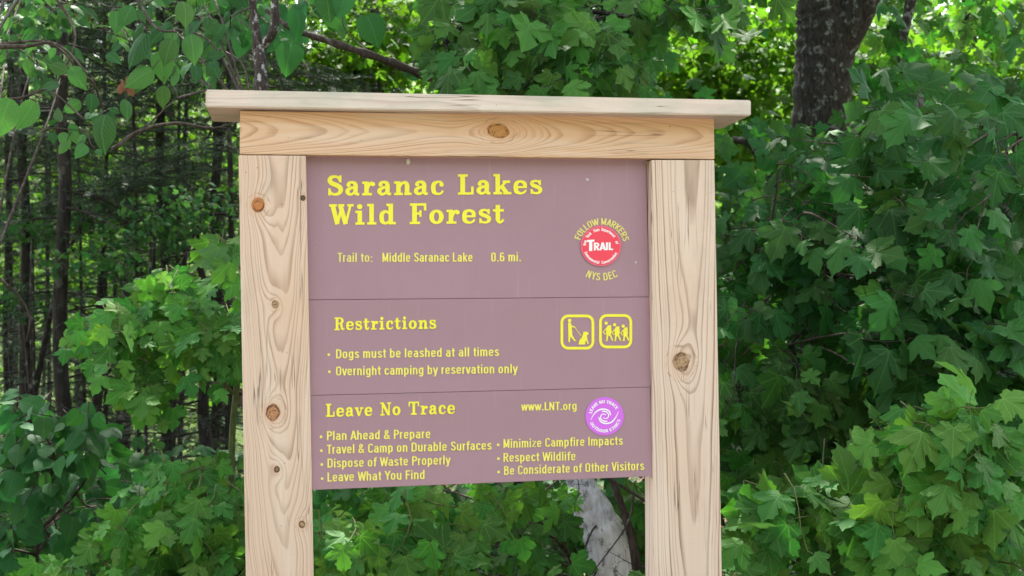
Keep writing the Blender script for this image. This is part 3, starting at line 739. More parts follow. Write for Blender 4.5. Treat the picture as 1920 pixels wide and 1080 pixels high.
# ------------------------------------------------------------------ leaves
def leaf_material(name, cols, back, trans=0.35, veins='maple', rough=0.42, spots=0.0):
    m = Mat(name); nt = m.nt
    geo = m.n('NewGeometry'); oi = m.n('ObjectInfo')
    rnd = (m.x(oi.outputs['Random']) + m.x(geo.outputs['Random Per Island'])).fract()
    rnd2 = (rnd * 17.31).fract()
    ramp = m.n('ValToRGB'); m.l(rnd, ramp.inputs[0])
    el = ramp.color_ramp.elements
    for i, c in enumerate(cols):
        if i > 1: el.new(0.5)
    for i, c in enumerate(cols):
        el[i].position = i / (len(cols) - 1) * 0.98; el[i].color = (*c, 1)
    col = ramp.outputs[0]
    hsv = m.n('HueSaturation'); m.l(col, hsv.inputs['Color']); m.l(rnd2 * 0.5 + 0.70, hsv.inputs['Value']); m.l(rnd2 * 0.03 + 0.485, hsv.inputs['Hue'])
    col = hsv.outputs[0]
    uvn = m.n('UVMap'); q = m.n('SeparateXYZ'); m.l(uvn.outputs[0], q.inputs[0])
    ux, uy = m.x(q.outputs[0]), m.x(q.outputs[1])
    if veins == 'maple':
        ang = ux._m('ARCTAN2', uy + 0.03); rr = (ux * ux + uy * uy).sqrt()
        dv = ang.abs()._m('PINGPONG', 0.36) * rr
        v1 = 1.0 - dv.smooth(0.004, 0.022)
        side = (rr * 9.0 + dv * 7.0).fract()
        v2 = (1.0 - (side - 0.5).abs().smooth(0.02, 0.14)) * 0.25
    else:
        v1 = 1.0 - ux.abs().smooth(0.006, 0.03)
        side = (uy * 8.0 - ux.abs() * 9.0).fract()
        v2 = (1.0 - (side - 0.5).abs().smooth(0.03, 0.16)) * 0.5
    vein = v1._m('MAXIMUM', v2)
    m_n = m.n('TexCoord'); mott = m.noise(m_n.outputs['Object'], 40.0, 3, 0.6)
    col = m.mix((mott - 0.5).abs() * 0.8, col, tuple(c * 0.6 for c in cols[0]))
    col = m.mix(vein * 0.24, col, tuple(min(1, c * 1.9 + .02) for c in cols[-1]))
    if spots > 0:
        sp = m.noise(m_n.outputs['Object'], 30.0, 2, 0.5).smooth(0.66, 0.70) * (rnd2.smooth(1 - spots, 1 - spots + .02))
        col = m.mix(sp * .85, col, (.30, .10, .03))
    bc = m.mix(0.55, col, back)
    col = m.mix(m.x(geo.outputs['Backfacing']), col, bc)
    m.base(col, rough + .16, 0.15)
    tr = m.n('BsdfTranslucent')
    tcol = m.mix(1.0, col, (0.92, 1.0, 0.62), 'MULTIPLY')
    tc = m.n('HueSaturation'); m.l(tcol, tc.inputs['Color']); tc.inputs['Value'].default_value = 1.9; tc.inputs['Saturation'].default_value = 1.05
    m.l(tc.outputs[0], tr.inputs[0])
    mx_ = m.n('MixShader'); mx_.inputs[0].default_value = trans
    m.l(m.p.outputs[0], mx_.inputs[1]); m.l(tr.outputs[0], mx_.inputs[2]); m.l(mx_.outputs[0], m.out.inputs[0])
    bmp = m.n('Bump'); bmp.inputs['Strength'].default_value = 0.35; bmp.inputs['Distance'].default_value = 0.002
    m.l((vein * -1.0) + mott * 0.6, bmp.inputs['Height']); m.l(bmp.outputs[0], m.p.inputs['Normal'])
    return m.m
def sym(half):
    """closed outline from the right half, base to tip"""
    return half + [(-x, y) for x, y in half[-2:0:-1]]
MAPLE_H = [(0, 0), (.07, -.05), (.17, -.14), (.24, -.10), (.32, -.12), (.42, -.05), (.40, .03), (.36, .12), (.44, .13), (.50, .20), (.59, .22), (.60, .30), (.68, .40),
           (.58, .42), (.54, .50), (.45, .49), (.38, .52), (.26, .47), (.23, .53), (.27, .61), (.34, .66), (.27, .73), (.24, .81), (.14, .85), (.06, .93), (0, 1.02)]
MAPLE_L = [(0, 0), (.18, -.13), (.42, -.05), (.36, .12), (.50, .20), (.66, .39), (.50, .50), (.25, .47), (.33, .66), (.17, .82), (0, 1.02)]
OVATE_H = [(0, 0), (.10, .01), (.22, .08), (.31, .20), (.35, .36), (.33, .52), (.26, .68), (.15, .84), (.05, .95), (0, 1.04)]
HEART_H = [(0, 0), (.06, -.06), (.18, -.09), (.33, -.02), (.43, .14), (.45, .32), (.39, .52), (.28, .70), (.14, .86), (0, 1.0)]
def leaf_template(half, centre, seed, cup=0.25, fold=0.22, wave=0.05, jitter=0.02):
    rr = random.Random(seed)
    out = [(x * rr.uniform(.94, 1.06) + rr.uniform(-jitter, jitter) * (abs(x) > .01), y + rr.uniform(-jitter, jitter) * (0.02 < y < .95)) for x, y in sym(half)]
    V = [(0.0, centre, 0.0)] + [(x, y, 0.0) for x, y in out]
    V = np.array(V)
    ph = rr.uniform(0, 6)
    zc = -cup * ((V[:, 1] - centre) ** 2) * (1.2 + 0.5 * math.sin(ph)) - fold * np.abs(V[:, 0]) * rr.uniform(.2, 1.0) * np.sign(rr.uniform(-.5, 1)) - cup * V[:, 0] ** 2 + wave * np.sin(V[:, 0] * 9 + ph) * np.cos(V[:, 1] * 8 + ph)
    V[:, 2] = zc
    n = len(out)
    F = [(0, 1 + i, 1 + (i + 1) % n) for i in range(n)]
    return V, np.array(F), V[:, :2].copy()
T_MAPLE = [leaf_template([(x * (.92 + .04 * (s % 4)), y) for x, y in MAPLE_H], .22, s, cup=(.10, .22, .35, .15, .5)[s % 5], fold=(.1, .3, .45)[s % 3], wave=(.03, .07)[s % 2]) for s in range(10)]
T_MAPLO = [leaf_template(MAPLE_L, .22, s + 20, cup=(.12, .3, .6)[s % 3], jitter=.03) for s in range(7)]
T_OVATE = [leaf_template(OVATE_H, .42, s + 40, cup=.35, fold=.35, wave=.03, jitter=.008) for s in range(5)]
T_HEART = [leaf_template(HEART_H, .38, s + 60, cup=.35, fold=.2, wave=.05, jitter=.01) for s in range(5)]
q_ = [(0, 0), (.38, .22), (.30, .62), (0, 1.0)]
T_SPECK = [leaf_template(q_, .45, s + 80, cup=.3, fold=.2, jitter=.05) for s in range(4)]

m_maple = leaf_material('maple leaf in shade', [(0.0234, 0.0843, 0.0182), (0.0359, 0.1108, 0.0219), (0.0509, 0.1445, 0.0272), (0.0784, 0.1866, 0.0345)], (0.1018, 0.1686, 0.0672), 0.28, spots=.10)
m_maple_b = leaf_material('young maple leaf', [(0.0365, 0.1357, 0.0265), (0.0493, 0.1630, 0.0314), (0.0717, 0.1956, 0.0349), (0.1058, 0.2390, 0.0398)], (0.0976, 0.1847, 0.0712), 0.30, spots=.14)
m_maple_d = leaf_material('shade toned maple leaf', [(0.0128, 0.0615, 0.0133), (0.0198, 0.0793, 0.0172), (0.0284, 0.1024, 0.0210), (0.0440, 0.1344, 0.0268)], (0.0654, 0.1280, 0.0478), 0.26)  # darker copy of the maple leaf: the sapling's shade is in its colour
m_ovate = leaf_material('cherry leaf', [(0.0208, 0.0759, 0.0255), (0.0331, 0.1026, 0.0336), (0.0605, 0.1472, 0.0398)], (0.0870, 0.1339, 0.0893), 0.28, 'ovate', 0.36, spots=.2)
m_heart = leaf_material('hobblebush leaf', [(0.0182, 0.0800, 0.0254), (0.0258, 0.1043, 0.0290), (0.0376, 0.1334, 0.0344)], (0.0688, 0.1455, 0.0670), 0.28, 'ovate', 0.42)
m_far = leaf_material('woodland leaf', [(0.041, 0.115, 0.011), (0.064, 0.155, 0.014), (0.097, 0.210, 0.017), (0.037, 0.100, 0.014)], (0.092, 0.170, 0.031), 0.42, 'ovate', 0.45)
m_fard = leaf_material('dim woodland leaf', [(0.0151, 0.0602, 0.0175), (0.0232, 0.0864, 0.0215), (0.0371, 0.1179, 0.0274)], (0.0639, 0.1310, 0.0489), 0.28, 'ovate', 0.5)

def bark(name, a, b, lich, lich_amt, seed=0.0, scale=1.0):
    m = Mat(name); ob, x, y, z = m.coords()
    n = m.noise(m.vec(x * 30 * scale, y * 30 * scale, z * 7 * scale + seed), 1.0, 5, 0.65)
    n2 = m.noise(m.vec(x * 12 * scale, y * 12 * scale, z * 9 * scale + seed * 3), 1.0, 4, 0.6)
    n3 = m.noise(ob, 90 * scale, 4, 0.7)
    col = m.mix(n.smooth(.3, .7), a, b)
    col = m.mix((n2 + (n3 - .5) * .35).smooth(.56, .64) * lich_amt, col, lich)
    m.bump(n + n3 * .3, 0.9, 0.012 / scale)
    return m.base(col, .85, .2)
m_bark = bark('dark furrowed maple bark', (.010, .008, .007), (.038, .031, .027), (.15, .16, .145), .8, 0.0, 2.3)
m_spruce = bark('spruce bark', (.010, .009, .008), (.038, .031, .027), (.11, .12, .10), .5, 3.0)
m_twig = bark('grey brown twig bark', (.025, .018, .014), (.075, .056, .045), (.20, .20, .18), .35, 5.0, 3)
m_birch = bark('pale blotched bark', (.58, .55, .58), (.85, .82, .86), (.12, .11, .11), .75, 9.0, 2.6)
m_deadleaf = flat('withered leaf', (.17, .07, .035), .8)
m_lichen = bark('dark bark with white lichen', (.030, .022, .020), (.085, .065, .060), (.50, .48, .50), 1.0, 7.0, 4.0)
m_green_twig = bark('green young twig', (.07, .10, .035), (.14, .15, .06), (.16, .10, .06), .4, 2.0, 4)
m_log = bark('rotting log', (.12, .075, .055), (.32, .21, .17), (.10, .14, .07), .4, 2.0, 1)

class Tubes:
    def __init__(s): s.V = []; s.F = []; s.n = 0
    def add(s, P, r, k=6):
        P = np.asarray(P, float); m = len(P); r = np.broadcast_to(np.asarray(r, float), (m,))
        t = np.gradient(P, axis=0); t /= np.maximum(np.linalg.norm(t, axis=1), 1e-9)[:, None]
        ref = np.array((0.31, 0.17, 0.93)) if abs(t[0][2]) < .8 else np.array((0.93, 0.31, 0.17))
        a = np.cross(t, ref); a /= np.linalg.norm(a, axis=1)[:, None]; b = np.cross(t, a)
        th = np.arange(k) * 2 * math.pi / k
        ring = P[:, None] + r[:, None, None] * (np.cos(th)[None, :, None] * a[:, None] + np.sin(th)[None, :, None] * b[:, None])
        s.V.append(ring.reshape(-1, 3))
        i = np.arange(m - 1)[:, None] * k; j = np.arange(k)[None]
        q = np.stack([i + j, i + (j + 1) % k, i + k + (j + 1) % k, i + k + j], -1).reshape(-1, 4) + s.n
        s.F.append(q); s.n += m * k
    def build(s, name, mat, parent, stuff=False):
        if not s.V: return None
        V = np.concatenate(s.V) - world_of(parent)
        o = link(name, tri_mesh(name, V, np.concatenate(s.F), mat, size=4), parent)
        if stuff: o['kind'] = 'stuff'
        return o
def curve_pts(pts, n=8): return cat_rom(pts, n) if len(pts) > 2 else np.linspace(pts[0], pts[1], n)

# places where the photograph shows bark through a gap in the leaves
CLEAR = [([(1065, 895), (1140, 895), (1205, 1000), (1200, 1085), (1085, 1085)], 4.88, .05),
         ([(1462, -60), (1670, -60), (1615, 120), (1612, 235), (1466, 240)], 7.2, .04),
         ([(1500, 235), (1600, 235), (1595, 420), (1500, 420)], 7.2, .5), ([(1530, 440), (1600, 440), (1600, 520), (1530, 520)], 7.2, .2), ([(1470, 590), (1560, 590), (1560, 680), (1470, 680)], 7.2, .15), ([(1490, 800), (1620, 790), (1640, 870), (1480, 890)], 5, .12), ([(1360, 180), (1480, 180), (1480, 230), (1360, 230)], 9, .3),
         ([(440, -60), (545, -60), (540, 110), (515, 200), (460, 200)], 4.85, .08),
         ([(560, 30), (800, 90), (850, 175), (770, 175), (550, 100)], 4.9, .30),
         ([(1360, 235), (1480, 300), (1500, 400), (1380, 320)], 6.5, .10),
         ([(1235, 40), (1475, 30), (1475, 210), (1235, 175)], 9.0, .12),
         ([(400, 60), (800, 60), (800, 200), (400, 200)], 4.9, .75)]
class Leaves:
    """leaves gathered for one plant: position of the petiole end, tip direction, normal, size, template"""
    def __init__(s): s.rows = []
    def add(s, pos, tip, nor, size, t): s.rows.append((np.array(pos), np.array(tip), np.array(nor), size, t))
    def mats(s, rows):
        pos = np.array([r[0] for r in rows]); tip = np.array([r[1] for r in rows], float); nor = np.array([r[2] for r in rows], float)
        size = np.array([r[3] for r in rows])
        tip /= np.linalg.norm(tip, axis=1)[:, None]
        nor = nor - (nor * tip).sum(1)[:, None] * tip; nor /= np.maximum(np.linalg.norm(nor, axis=1), 1e-6)[:, None]
        xx = np.cross(tip, nor)
        return pos, np.stack([xx, tip, nor], -1), size
    def build(s, root, templ, mat, n_parts, part='leaf', mass='leaves', lo=None, in_view_only=True):
        if not s.rows: return
        X_, Y_, Z_ = project(np.array([r[0] for r in s.rows])); keep = []
        for i, r in enumerate(s.rows):
            ok = True
            for poly, D, pr in CLEAR:
                if Z_[i] < D and in_poly(X_[i], Y_[i], poly) and rng.uniform() > pr: ok = False; break
            if ok: keep.append(r)
        s.rows = keep
        pos, Rm, size = s.mats(s.rows)
        px, py, z = project(pos)
        vis = (px > -40) & (px < 1960) & (py > -40) & (py < 1120)
        sc_ = np.where(vis, size / z, 0) ; order = np.argsort(-sc_)
        big = [i for i in order[:n_parts] if sc_[i] > 0]
        bigset = set(big); c = world_of(root)
        if big:
            mes = [tri_mesh(part, t[0], t[1], mat, t[2]) for t in templ]
            for i in big:
                o = bpy.data.objects.new(part, mes[s.rows[i][4] % len(templ)])
                Mx = Matrix.Identity(4)
                for a in range(3):
                    for b in range(3): Mx[a][b] = Rm[i][a][b] * size[i]
                    Mx[a][3] = pos[i][a] - c[a]
                o.matrix_local = Mx; o.parent = root
                o.matrix_basis = Mx
                C.objects.link(o)
        rest = np.array([i for i in range(len(s.rows)) if i not in bigset], int)
        if len(rest):
            tt = np.array([s.rows[i][4] for i in rest]); Vs, Fs, Us, n = [], [], [], 0
            tp = lo or templ
            for k in range(len(tp)):
                idx = rest[tt % len(tp) == k]
                if not len(idx): continue
                TV, TF, TU = tp[k]
                Vw = np.einsum('nij,vj->nvi', Rm[idx], TV) * size[idx][:, None, None] + pos[idx][:, None] - c
                Vs.append(Vw.reshape(-1, 3)); Fs.append((TF[None] + (np.arange(len(idx)) * len(TV))[:, None, None] + n).reshape(-1, 3))
                Us.append(np.tile(TU, (len(idx), 1))); n += len(idx) * len(TV)
            o = link(mass, tri_mesh(mass, np.concatenate(Vs), np.concatenate(Fs), mat, np.concatenate(Us)), root)
            o['kind'] = 'stuff'

LIGHT = np.array((-.10, -.80, .60))             # the open side of the clearing: leaves turn their faces to it
def unit(v): return v / max(np.linalg.norm(v), 1e-9)
def spray(lv, tw, base, d, length, size, pairs, face=LIGHT, spread=.45, hang=.5, twig_r=.0018, ntempl=6, petiole=.5):
    """a twig with opposite pairs of leaves and one at its tip"""
    d = unit(d); side = unit(np.cross(d, face)); P = []
    for i in range(5):
        t = i / 4; P.append(base + d * length * t + np.array((0, 0, -1)) * length * .22 * t * t + side * length * .06 * math.sin(t * 5 + size * 99))
    tw.add(P, np.linspace(twig_r * 1.3, twig_r * .5, 5), 4)
    P = np.array(P)
    for k in range(pairs + 1):
        t = (k + .6) / (pairs + .6); q = t * 4; i = min(int(q), 3); p = P[i] + (P[i + 1] - P[i]) * (q - i)
        dirs = (-1, 1) if k < pairs else (0,)
        for sgn in dirs:
            out = unit(d * .55 + side * sgn * (1.0 if sgn else 0) + rng.normal(0, .18, 3) + np.array((0, 0, .1)))
            sz = size * rng.uniform(.62, 1.12) * (1.0 if k < pairs else .8)
            pe = p + out * sz * petiole * rng.uniform(.6, 1.2)
            tip = unit(out * (1 - hang) + np.array((0, 0, -1)) * hang + rng.normal(0, spread * .45, 3))
            nor = unit(face + rng.normal(0, spread, 3))
            if sz > .045: tw.add([p, (p + pe) / 2 + np.array((0, 0, sz * .06)), pe], .0009, 3)
            lv.add(pe, tip, nor, sz, rng.integers(0, 97))
def in_poly(x, y, poly):
    c = False; n = len(poly)
    for i in range(n):
        x0, y0 = poly[i]; x1, y1 = poly[(i + 1) % n]
        if (y0 > y) != (y1 > y) and x < (x1 - x0) * (y - y0) / (y1 - y0) + x0: c = not c
    return c
def plant(name, label, cat, base, stems, regions, templ, lo, leaf_mat, twig_mat, n_parts=300, group=None, face=LIGHT, stem_name='stem', extra=None):
    """stems: lists of (point, radius); regions: (polygon in the photograph, near D, far D, sprays, leaf size, pairs) marking where its boughs hold leaves"""
    root = empty(name, Vector(base), label, cat, group)
    sp = []
    for st in stems:
        P = curve_pts([s_[0] for s_ in st], 8); rr = curve_pts([(s_[1], 0, 0) for s_ in st], 8)[:, 0]
        T = Tubes(); T.add(P, rr, 10 if rr.max() > .02 else 6); T.build(stem_name, twig_mat, root)
        sp.append(np.array(P))
    lv, tw = Leaves(), Tubes()
    allp = np.concatenate(sp)
    for poly, d0, d1, n, size, pairs in regions:
        xs = [p[0] for p in poly]; ys = [p[1] for p in poly]; k = 0; tries = 0
        while k < n and tries < n * 30:
            tries += 1
            x, y = rng.uniform(min(xs), max(xs)), rng.uniform(min(ys), max(ys))
            if not in_poly(x, y, poly): continue
            D = rng.uniform(d0, d1); c = W(x, y, D); k += 1
            j = np.argmin(((allp - c) ** 2).sum(1)); a = allp[j]
            d = c - a; L = np.linalg.norm(d); dn = unit(d * np.array((1, 1, .3)) + rng.normal(0, .25, 3) + np.array((0, -.25, 0)))
            ln = size * (pairs * .55 + .6)
            b0 = c - dn * ln * .5
            if k % 3 == 0 and L < 1.6:
                mid = (a + b0) / 2 + np.array((0, 0, .08 * L)) + rng.normal(0, .03, 3)
                tw.add(curve_pts([a, mid, b0], 5), np.linspace(.0045, .002, 11), 4)
            spray(lv, tw, b0, dn, ln, size, pairs, face=face)
    if extra: extra(root, lv, tw)
    lv.build(root, templ, leaf_mat, n_parts, lo=lo)
    if name == 'cherry_tree':
        dl = Leaves()
        for px, py, sz in ((234, 160, .026), (243, 171, .022), (229, 168, .02), (241, 152, .018)):
            dl.add(W(px, py - 8, 2.93), -UP + RT * rng.normal(0, .4), np.array((rng.normal(0, .5), -1, .3)), sz, int(rng.integers(0, 97)))
        dl.build(root, T_HEART, m_deadleaf, 9, part='withered_leaf')
    t = tw.build('twigs', twig_mat, root, True)
    return root

G = lambda x, y: np.array((x, y, float(terrain(np.array(x), np.array(y)))))
def ground_below(px, D):
    p = W(px, 700, D); return G(p[0], p[1])

# --- right hand saplings
b = ground_below(1700, 4.4)
plant('maple_sapling', 'tall dark young maple with broad shaded leaves covering the furrowed trunk', 'tree', b,
      [[(b, .022), (W(1690, 900, 4.4), .02), (W(1660, 600, 4.4), .016), (W(1700, 330, 4.3), .012), (W(1740, 120, 4.4), .008)],
       [(W(1660, 600, 4.4), .01), (W(1520, 480, 4.2), .007), (W(1400, 400, 4.2), .004)],
       [(W(1690, 760, 4.4), .01), (W(1560, 690, 4.2), .007), (W(1420, 640, 4.1), .004)],
       [(W(1700, 330, 4.3), .01), (W(1850, 260, 4.1), .006), (W(1960, 250, 4.0), .004)]],
      [([(1640, 200), (1925, 120), (1925, 640), (1700, 640), (1600, 520), (1600, 280)], 3.5, 4.8, 88, .108, 2),
       ([(1500, 260), (1700, 230), (1720, 520), (1560, 560), (1440, 480), (1430, 330)], 3.9, 4.9, 56, .096, 2),
       ([(1370, 400), (1500, 400), (1600, 600), (1590, 780), (1400, 800), (1352, 700), (1350, 520)], 3.9, 4.8, 54, .094, 2),
       ([(1600, 560), (1925, 520), (1925, 800), (1700, 820), (1620, 700)], 3.5, 4.6, 62, .110, 2),
       ([(1640, -40), (1925, -40), (1925, 200), (1640, 220)], 4.9, 6.2, 7, .10, 2)],
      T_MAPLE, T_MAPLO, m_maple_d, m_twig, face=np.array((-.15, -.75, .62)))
b = ground_below(1660, 3.5)
plant('maple_sapling', 'bright green young maple crowding low beside the post with the large knot', 'tree', b,
      [[(b, .012), (W(1640, 1150, 3.5), .011), (W(1600, 1000, 3.45), .008), (W(1690, 850, 3.4), .005)],
       [(W(1640, 1150, 3.5), .008), (W(1480, 1010, 3.4), .005), (W(1400, 950, 3.4), .003)],
       [(W(1640, 1150, 3.5), .008), (W(1800, 1000, 3.4), .005), (W(1880, 860, 3.35), .003)]],
      [([(1362, 930), (1480, 890), (1620, 900), (1760, 960), (1925, 1000), (1925, 1120), (1362, 1120)], 3.1, 3.6, 50, .098, 2),
       ([(1660, 800), (1720, 740), (1850, 760), (1925, 850), (1925, 1010), (1740, 1010), (1640, 900)], 3.1, 3.5, 40, .098, 2),
       ([(1520, 900), (1640, 860), (1680, 960), (1540, 990)], 3.2, 3.5, 8, .12, 2)],
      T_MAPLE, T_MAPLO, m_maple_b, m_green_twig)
b = ground_below(1450, 4.6)
plant('maple_sapling', 'mid green slender maple sapling halfway up right behind the framed board', 'tree', b,
      [[(b, .012), (W(1470, 900, 4.6), .010), (W(1440, 760, 4.5), .006), (W(1420, 560, 4.4), .003)]],
      [([(1352, 640), (1480, 640), (1600, 690), (1590, 800), (1500, 850), (1352, 800)], 3.8, 4.4, 28, .092, 2),
       ([(1352, 800), (1440, 840), (1480, 900), (1352, 930)], 4.2, 4.8, 9, .10, 2)],
      T_MAPLE, T_MAPLO, m_maple, m_twig, 160)
# --- below the board
b = ground_below(700, 3.6)
plant('maple_sapling', 'fresh green low maple seen under the board between the two posts', 'tree', b,
      [[(b, .010), (W(720, 1200, 3.6), .008), (W(735, 1060, 3.6), .006), (W(760, 950, 3.55), .004)],
       [(W(720, 1200, 3.6), .006), (W(650, 1060, 3.5), .004), (W(620, 1000, 3.5), .003)]],
      [([(680, 960), (740, 925), (830, 905), (880, 960), (870, 1050), (780, 1120), (590, 1130), (590, 1060), (640, 1000)], 3.35, 3.8, 30, .088, 2),
       ([(586, 985), (640, 985), (640, 1020), (586, 1020)], 3.5, 3.6, 3, .08, 1),
       ([(860, 905), (960, 905), (960, 950), (880, 960)], 3.9, 4.3, 5, .08, 2)],
      T_MAPLE, T_MAPLO, m_maple_b, m_green_twig, 220)
b = ground_below(1050, 4.7)
plant('maple_sapling', 'dark straggly maple under the board in front of the pale leaning trunk', 'tree', b,
      [[(b, .012), (W(1080, 1090, 4.6), .009), (W(1020, 990, 4.5), .007), (W(985, 950, 4.4), .005)],
       [(W(1196, 1080, 4.4), .016), (W(1182, 1000, 4.4), .013), (W(1150, 905, 4.4), .011), (W(1120, 820, 4.4), .008)],
       [(W(900, 1090, 4.3), .006), (W(870, 1010, 4.3), .004), (W(850, 960, 4.3), .002)],
       [(W(1240, 960, 4.3), .006), (W(1195, 930, 4.3), .005), (W(1130, 890, 4.3), .005)]],
      [([(590, 905), (820, 900), (720, 960), (590, 1000)], 4.6, 5.6, 8, .09, 2),
       ([(870, 910), (1070, 905), (1080, 1000), (1000, 1120), (860, 1120)], 4.4, 5.4, 34, .085, 2),
       ([(1040, 1040), (1220, 1040), (1220, 1120), (1040, 1120)], 4.0, 4.4, 8, .085, 2),
       ([(1040, 905), (1110, 905), (1080, 980), (1050, 980)], 4.0, 4.2, 3, .085, 1),
       ([(1180, 900), (1222, 900), (1222, 1080), (1195, 1080)], 4.6, 5.2, 8, .09, 2)],
      T_MAPLE, T_MAPLO, m_maple, m_twig, 260)
# --- left
b = ground_below(330, 4.2)
plant('maple_sapling', 'bright low maple at the foot of the post with small knots', 'tree', b,
      [[(b, .012), (W(340, 1150, 4.2), .010), (W(350, 1000, 4.2), .007), (W(380, 880, 4.1), .004)],
       [(W(340, 1150, 4.2), .007), (W(240, 1060, 4.1), .005), (W(160, 1030, 4.1), .003)]],
      [([(60, 1120), (70, 1060), (150, 1010), (220, 960), (280, 900), (360, 860), (460, 830), (470, 1120)], 3.8, 4.4, 78, .082, 2)],
      T_MAPLE, T_MAPLO, m_maple_b, m_green_twig)
b = ground_below(395, 4.5)
plant('maple_sapling', 'arching young maple bough spreading at mid height against the spruces', 'tree', b,
      [[(b, .014), (W(430, 950, 4.5), .012), (W(440, 760, 4.5), .010), (W(470, 560, 4.45), .008), (W(520, 380, 4.5), .004)],
       [(W(455, 650, 4.5), .007), (W(340, 570, 4.3), .005), (W(220, 590, 4.2), .003)],
       [(W(440, 740, 4.5), .006), (W(340, 650, 4.3), .004), (W(230, 690, 4.2), .003)]],
      [([(230, 560), (330, 500), (400, 468), (470, 455), (470, 660), (380, 690), (250, 650), (180, 640)], 4.0, 4.6, 36, .082, 2),
       ([(140, 600), (230, 570), (260, 640), (170, 660)], 4.0, 4.4, 7, .08, 2),
       ([(200, 660), (330, 680), (300, 730), (210, 730)], 4.0, 4.3, 7, .08, 2),
       ([(280, 740), (320, 740), (320, 780), (280, 780)], 4.1, 4.2, 1, .08, 1),
       ([(390, 600), (455, 600), (455, 720), (400, 710)], 4.0, 4.4, 7, .08, 2)],
      T_MAPLE, T_MAPLO, m_maple_b, m_green_twig, 260)
b = ground_below(60, 4.6)
plant('hobblebush', 'broad leaved hobblebush with dusky heart shaped leaves under the spruce poles', 'shrub', b,
      [[(b, .010), (W(70, 1000, 4.6), .008), (W(100, 860, 4.5), .006), (W(60, 780, 4.5), .004)],
       [(W(70, 1000, 4.6), .006), (W(160, 900, 4.5), .004), (W(170, 810, 4.5), .003)]],
      [([(-10, 760), (90, 750), (170, 780), (180, 860), (80, 900), (-10, 880)], 4.2, 5.0, 34, .078, 2),
       ([(-10, 880), (120, 880), (160, 960), (110, 1060), (-10, 1120)], 4.4, 5.2, 34, .085, 2),
       ([(110, 820), (300, 860), (300, 920), (180, 1000), (120, 960)], 5.0, 6.2, 20, .08, 2)],
      T_HEART, T_HEART, m_heart, m_twig, 220)

# --- cherry twigs reaching in at the top left
b = ground_below(-260, 3.3)
def cherry_extra(root, lv, tw):
    for (px, py, D, sz, ang, nx_) in [(192, 215, 2.75, .088, -12, -.2), (18, 185, 2.7, .095, -18, .0), (65, 190, 2.85, .078, -30, .5), (132, 125, 2.9, .062, 30, -.5), (270, 60, 2.9, .092, -28, -.4),
                                       (300, 95, 2.95, .078, 5, .2), (322, 72, 2.9, .068, -10, .0), (358, 62, 2.95, .075, 14, .3), (285, 130, 2.9, .078, -50, -.3), (345, 0, 3.0, .07, 20, .1),
                                       (236, 185, 3.0, .055, 10, .4), (172, 175, 3.0, .05, 12, .3), (248, 12, 3.0, .06, -30, .1), (125, 265, 2.9, .035, -25, -.3), (218, 20, 3.1, .06, 0, .1),
                                       (150, 190, 3.0, .05, -60, .2), (110, 160, 2.9, .05, -80, .4), (305, 160, 2.95, .055, -5, 0), (262, 140, 2.95, .06, -35, .1), (200, 100, 3.1, .045, 50, .2), (95, 120, 3.0, .05, 75, .2)]:
        p = W(px, py, D); a = R(ang)
        lv.add(p, -UP * math.cos(a) + RT * math.sin(a) + rng.normal(0, .1, 3), np.array((nx_ * 1.8, -1.0, .35)) + rng.normal(0, .25, 3), sz * .88, rng.integers(0, 97))
        tw.add([p, p + UP * .02 - RT * math.sin(a) * .02], .0009, 3)
plant('cherry_tree', 'thin cherry branch with pointed oval leaves hanging in over the spruce poles', 'tree', b,
      [[(b, .02), (W(-240, 500, 3.2), .016), (W(-120, 140, 3.1), .010), (W(60, 85, 3.0), .004), (W(115, 88, 2.95), .003), (W(165, 140, 2.9), .002)],
       [(W(-120, 190, 3.0), .006), (W(30, 185, 2.9), .003), (W(90, 170, 2.9), .0025), (W(160, 225, 2.85), .002)],
       [(W(-120, 140, 3.1), .008), (W(60, -60, 3.2), .006), (W(230, -20, 3.1), .004), (W(290, 50, 3.0), .003), (W(330, 60, 2.95), .002)],
       [(W(213, 280, 3.4), .006), (W(262, 246, 3.4), .005), (W(330, 231, 3.4), .004), (W(400, 240, 3.4), .003), (W(470, 220, 3.5), .002)],
       [(W(222, 268, 3.4), .003), (W(275, 235, 3.4), .0025), (W(330, 185, 3.4), .0015)],
       [(W(-20, 505, 3.6), .004), (W(25, 545, 3.6), .0035), (W(55, 590, 3.6), .003), (W(50, 640, 3.6), .002)],
       [(W(-20, 85, 3.3), .003), (W(80, 78, 3.3), .003), (W(130, 110, 3.3), .0025), (W(150, 160, 3.3), .002)],
       [(W(60, -60, 3.2), .005), (W(140, 60, 3.1), .003), (W(100, 170, 3.0), .002)]],
      [([(0, -20), (180, -20), (120, 110), (0, 160)], 3.8, 5.2, 26, .050, 3),
       ([(180, -20), (440, -20), (440, 110), (340, 130), (220, 60)], 3.6, 5.0, 26, .052, 3),
       ([(40, 180), (180, 150), (240, 210), (120, 280), (60, 230)], 2.9, 3.2, 3, .036, 3)],
      T_OVATE, T_OVATE, m_ovate, m_twig, 280, extra=cherry_extra)
b = ground_below(560, 5.4)
def basswood_extra(root, lv, tw):
    for (px, py, D, sz, ang) in [(612, -12, 3.3, .085, 8), (648, -14, 3.3, .08, -14), (585, 40, 4.2, .13, 0), (620, 105, 4.2, .14, 6), (690, 30, 4.4, .13, 20), (545, 85, 4.3, .12, -10), (680, 120, 4.4, .11, 10), (560, 20, 4.4, .12, 0), (735, 60, 4.6, .09, 15)]:
        p = W(px, py, D); a = R(ang)
        lv.add(p, -UP * math.cos(a) + RT * math.sin(a), np.array((.1, -1.0, .3)) + rng.normal(0, .35, 3), sz * .82, rng.integers(0, 97))
        tw.add([p, p + UP * .03], .001, 3)
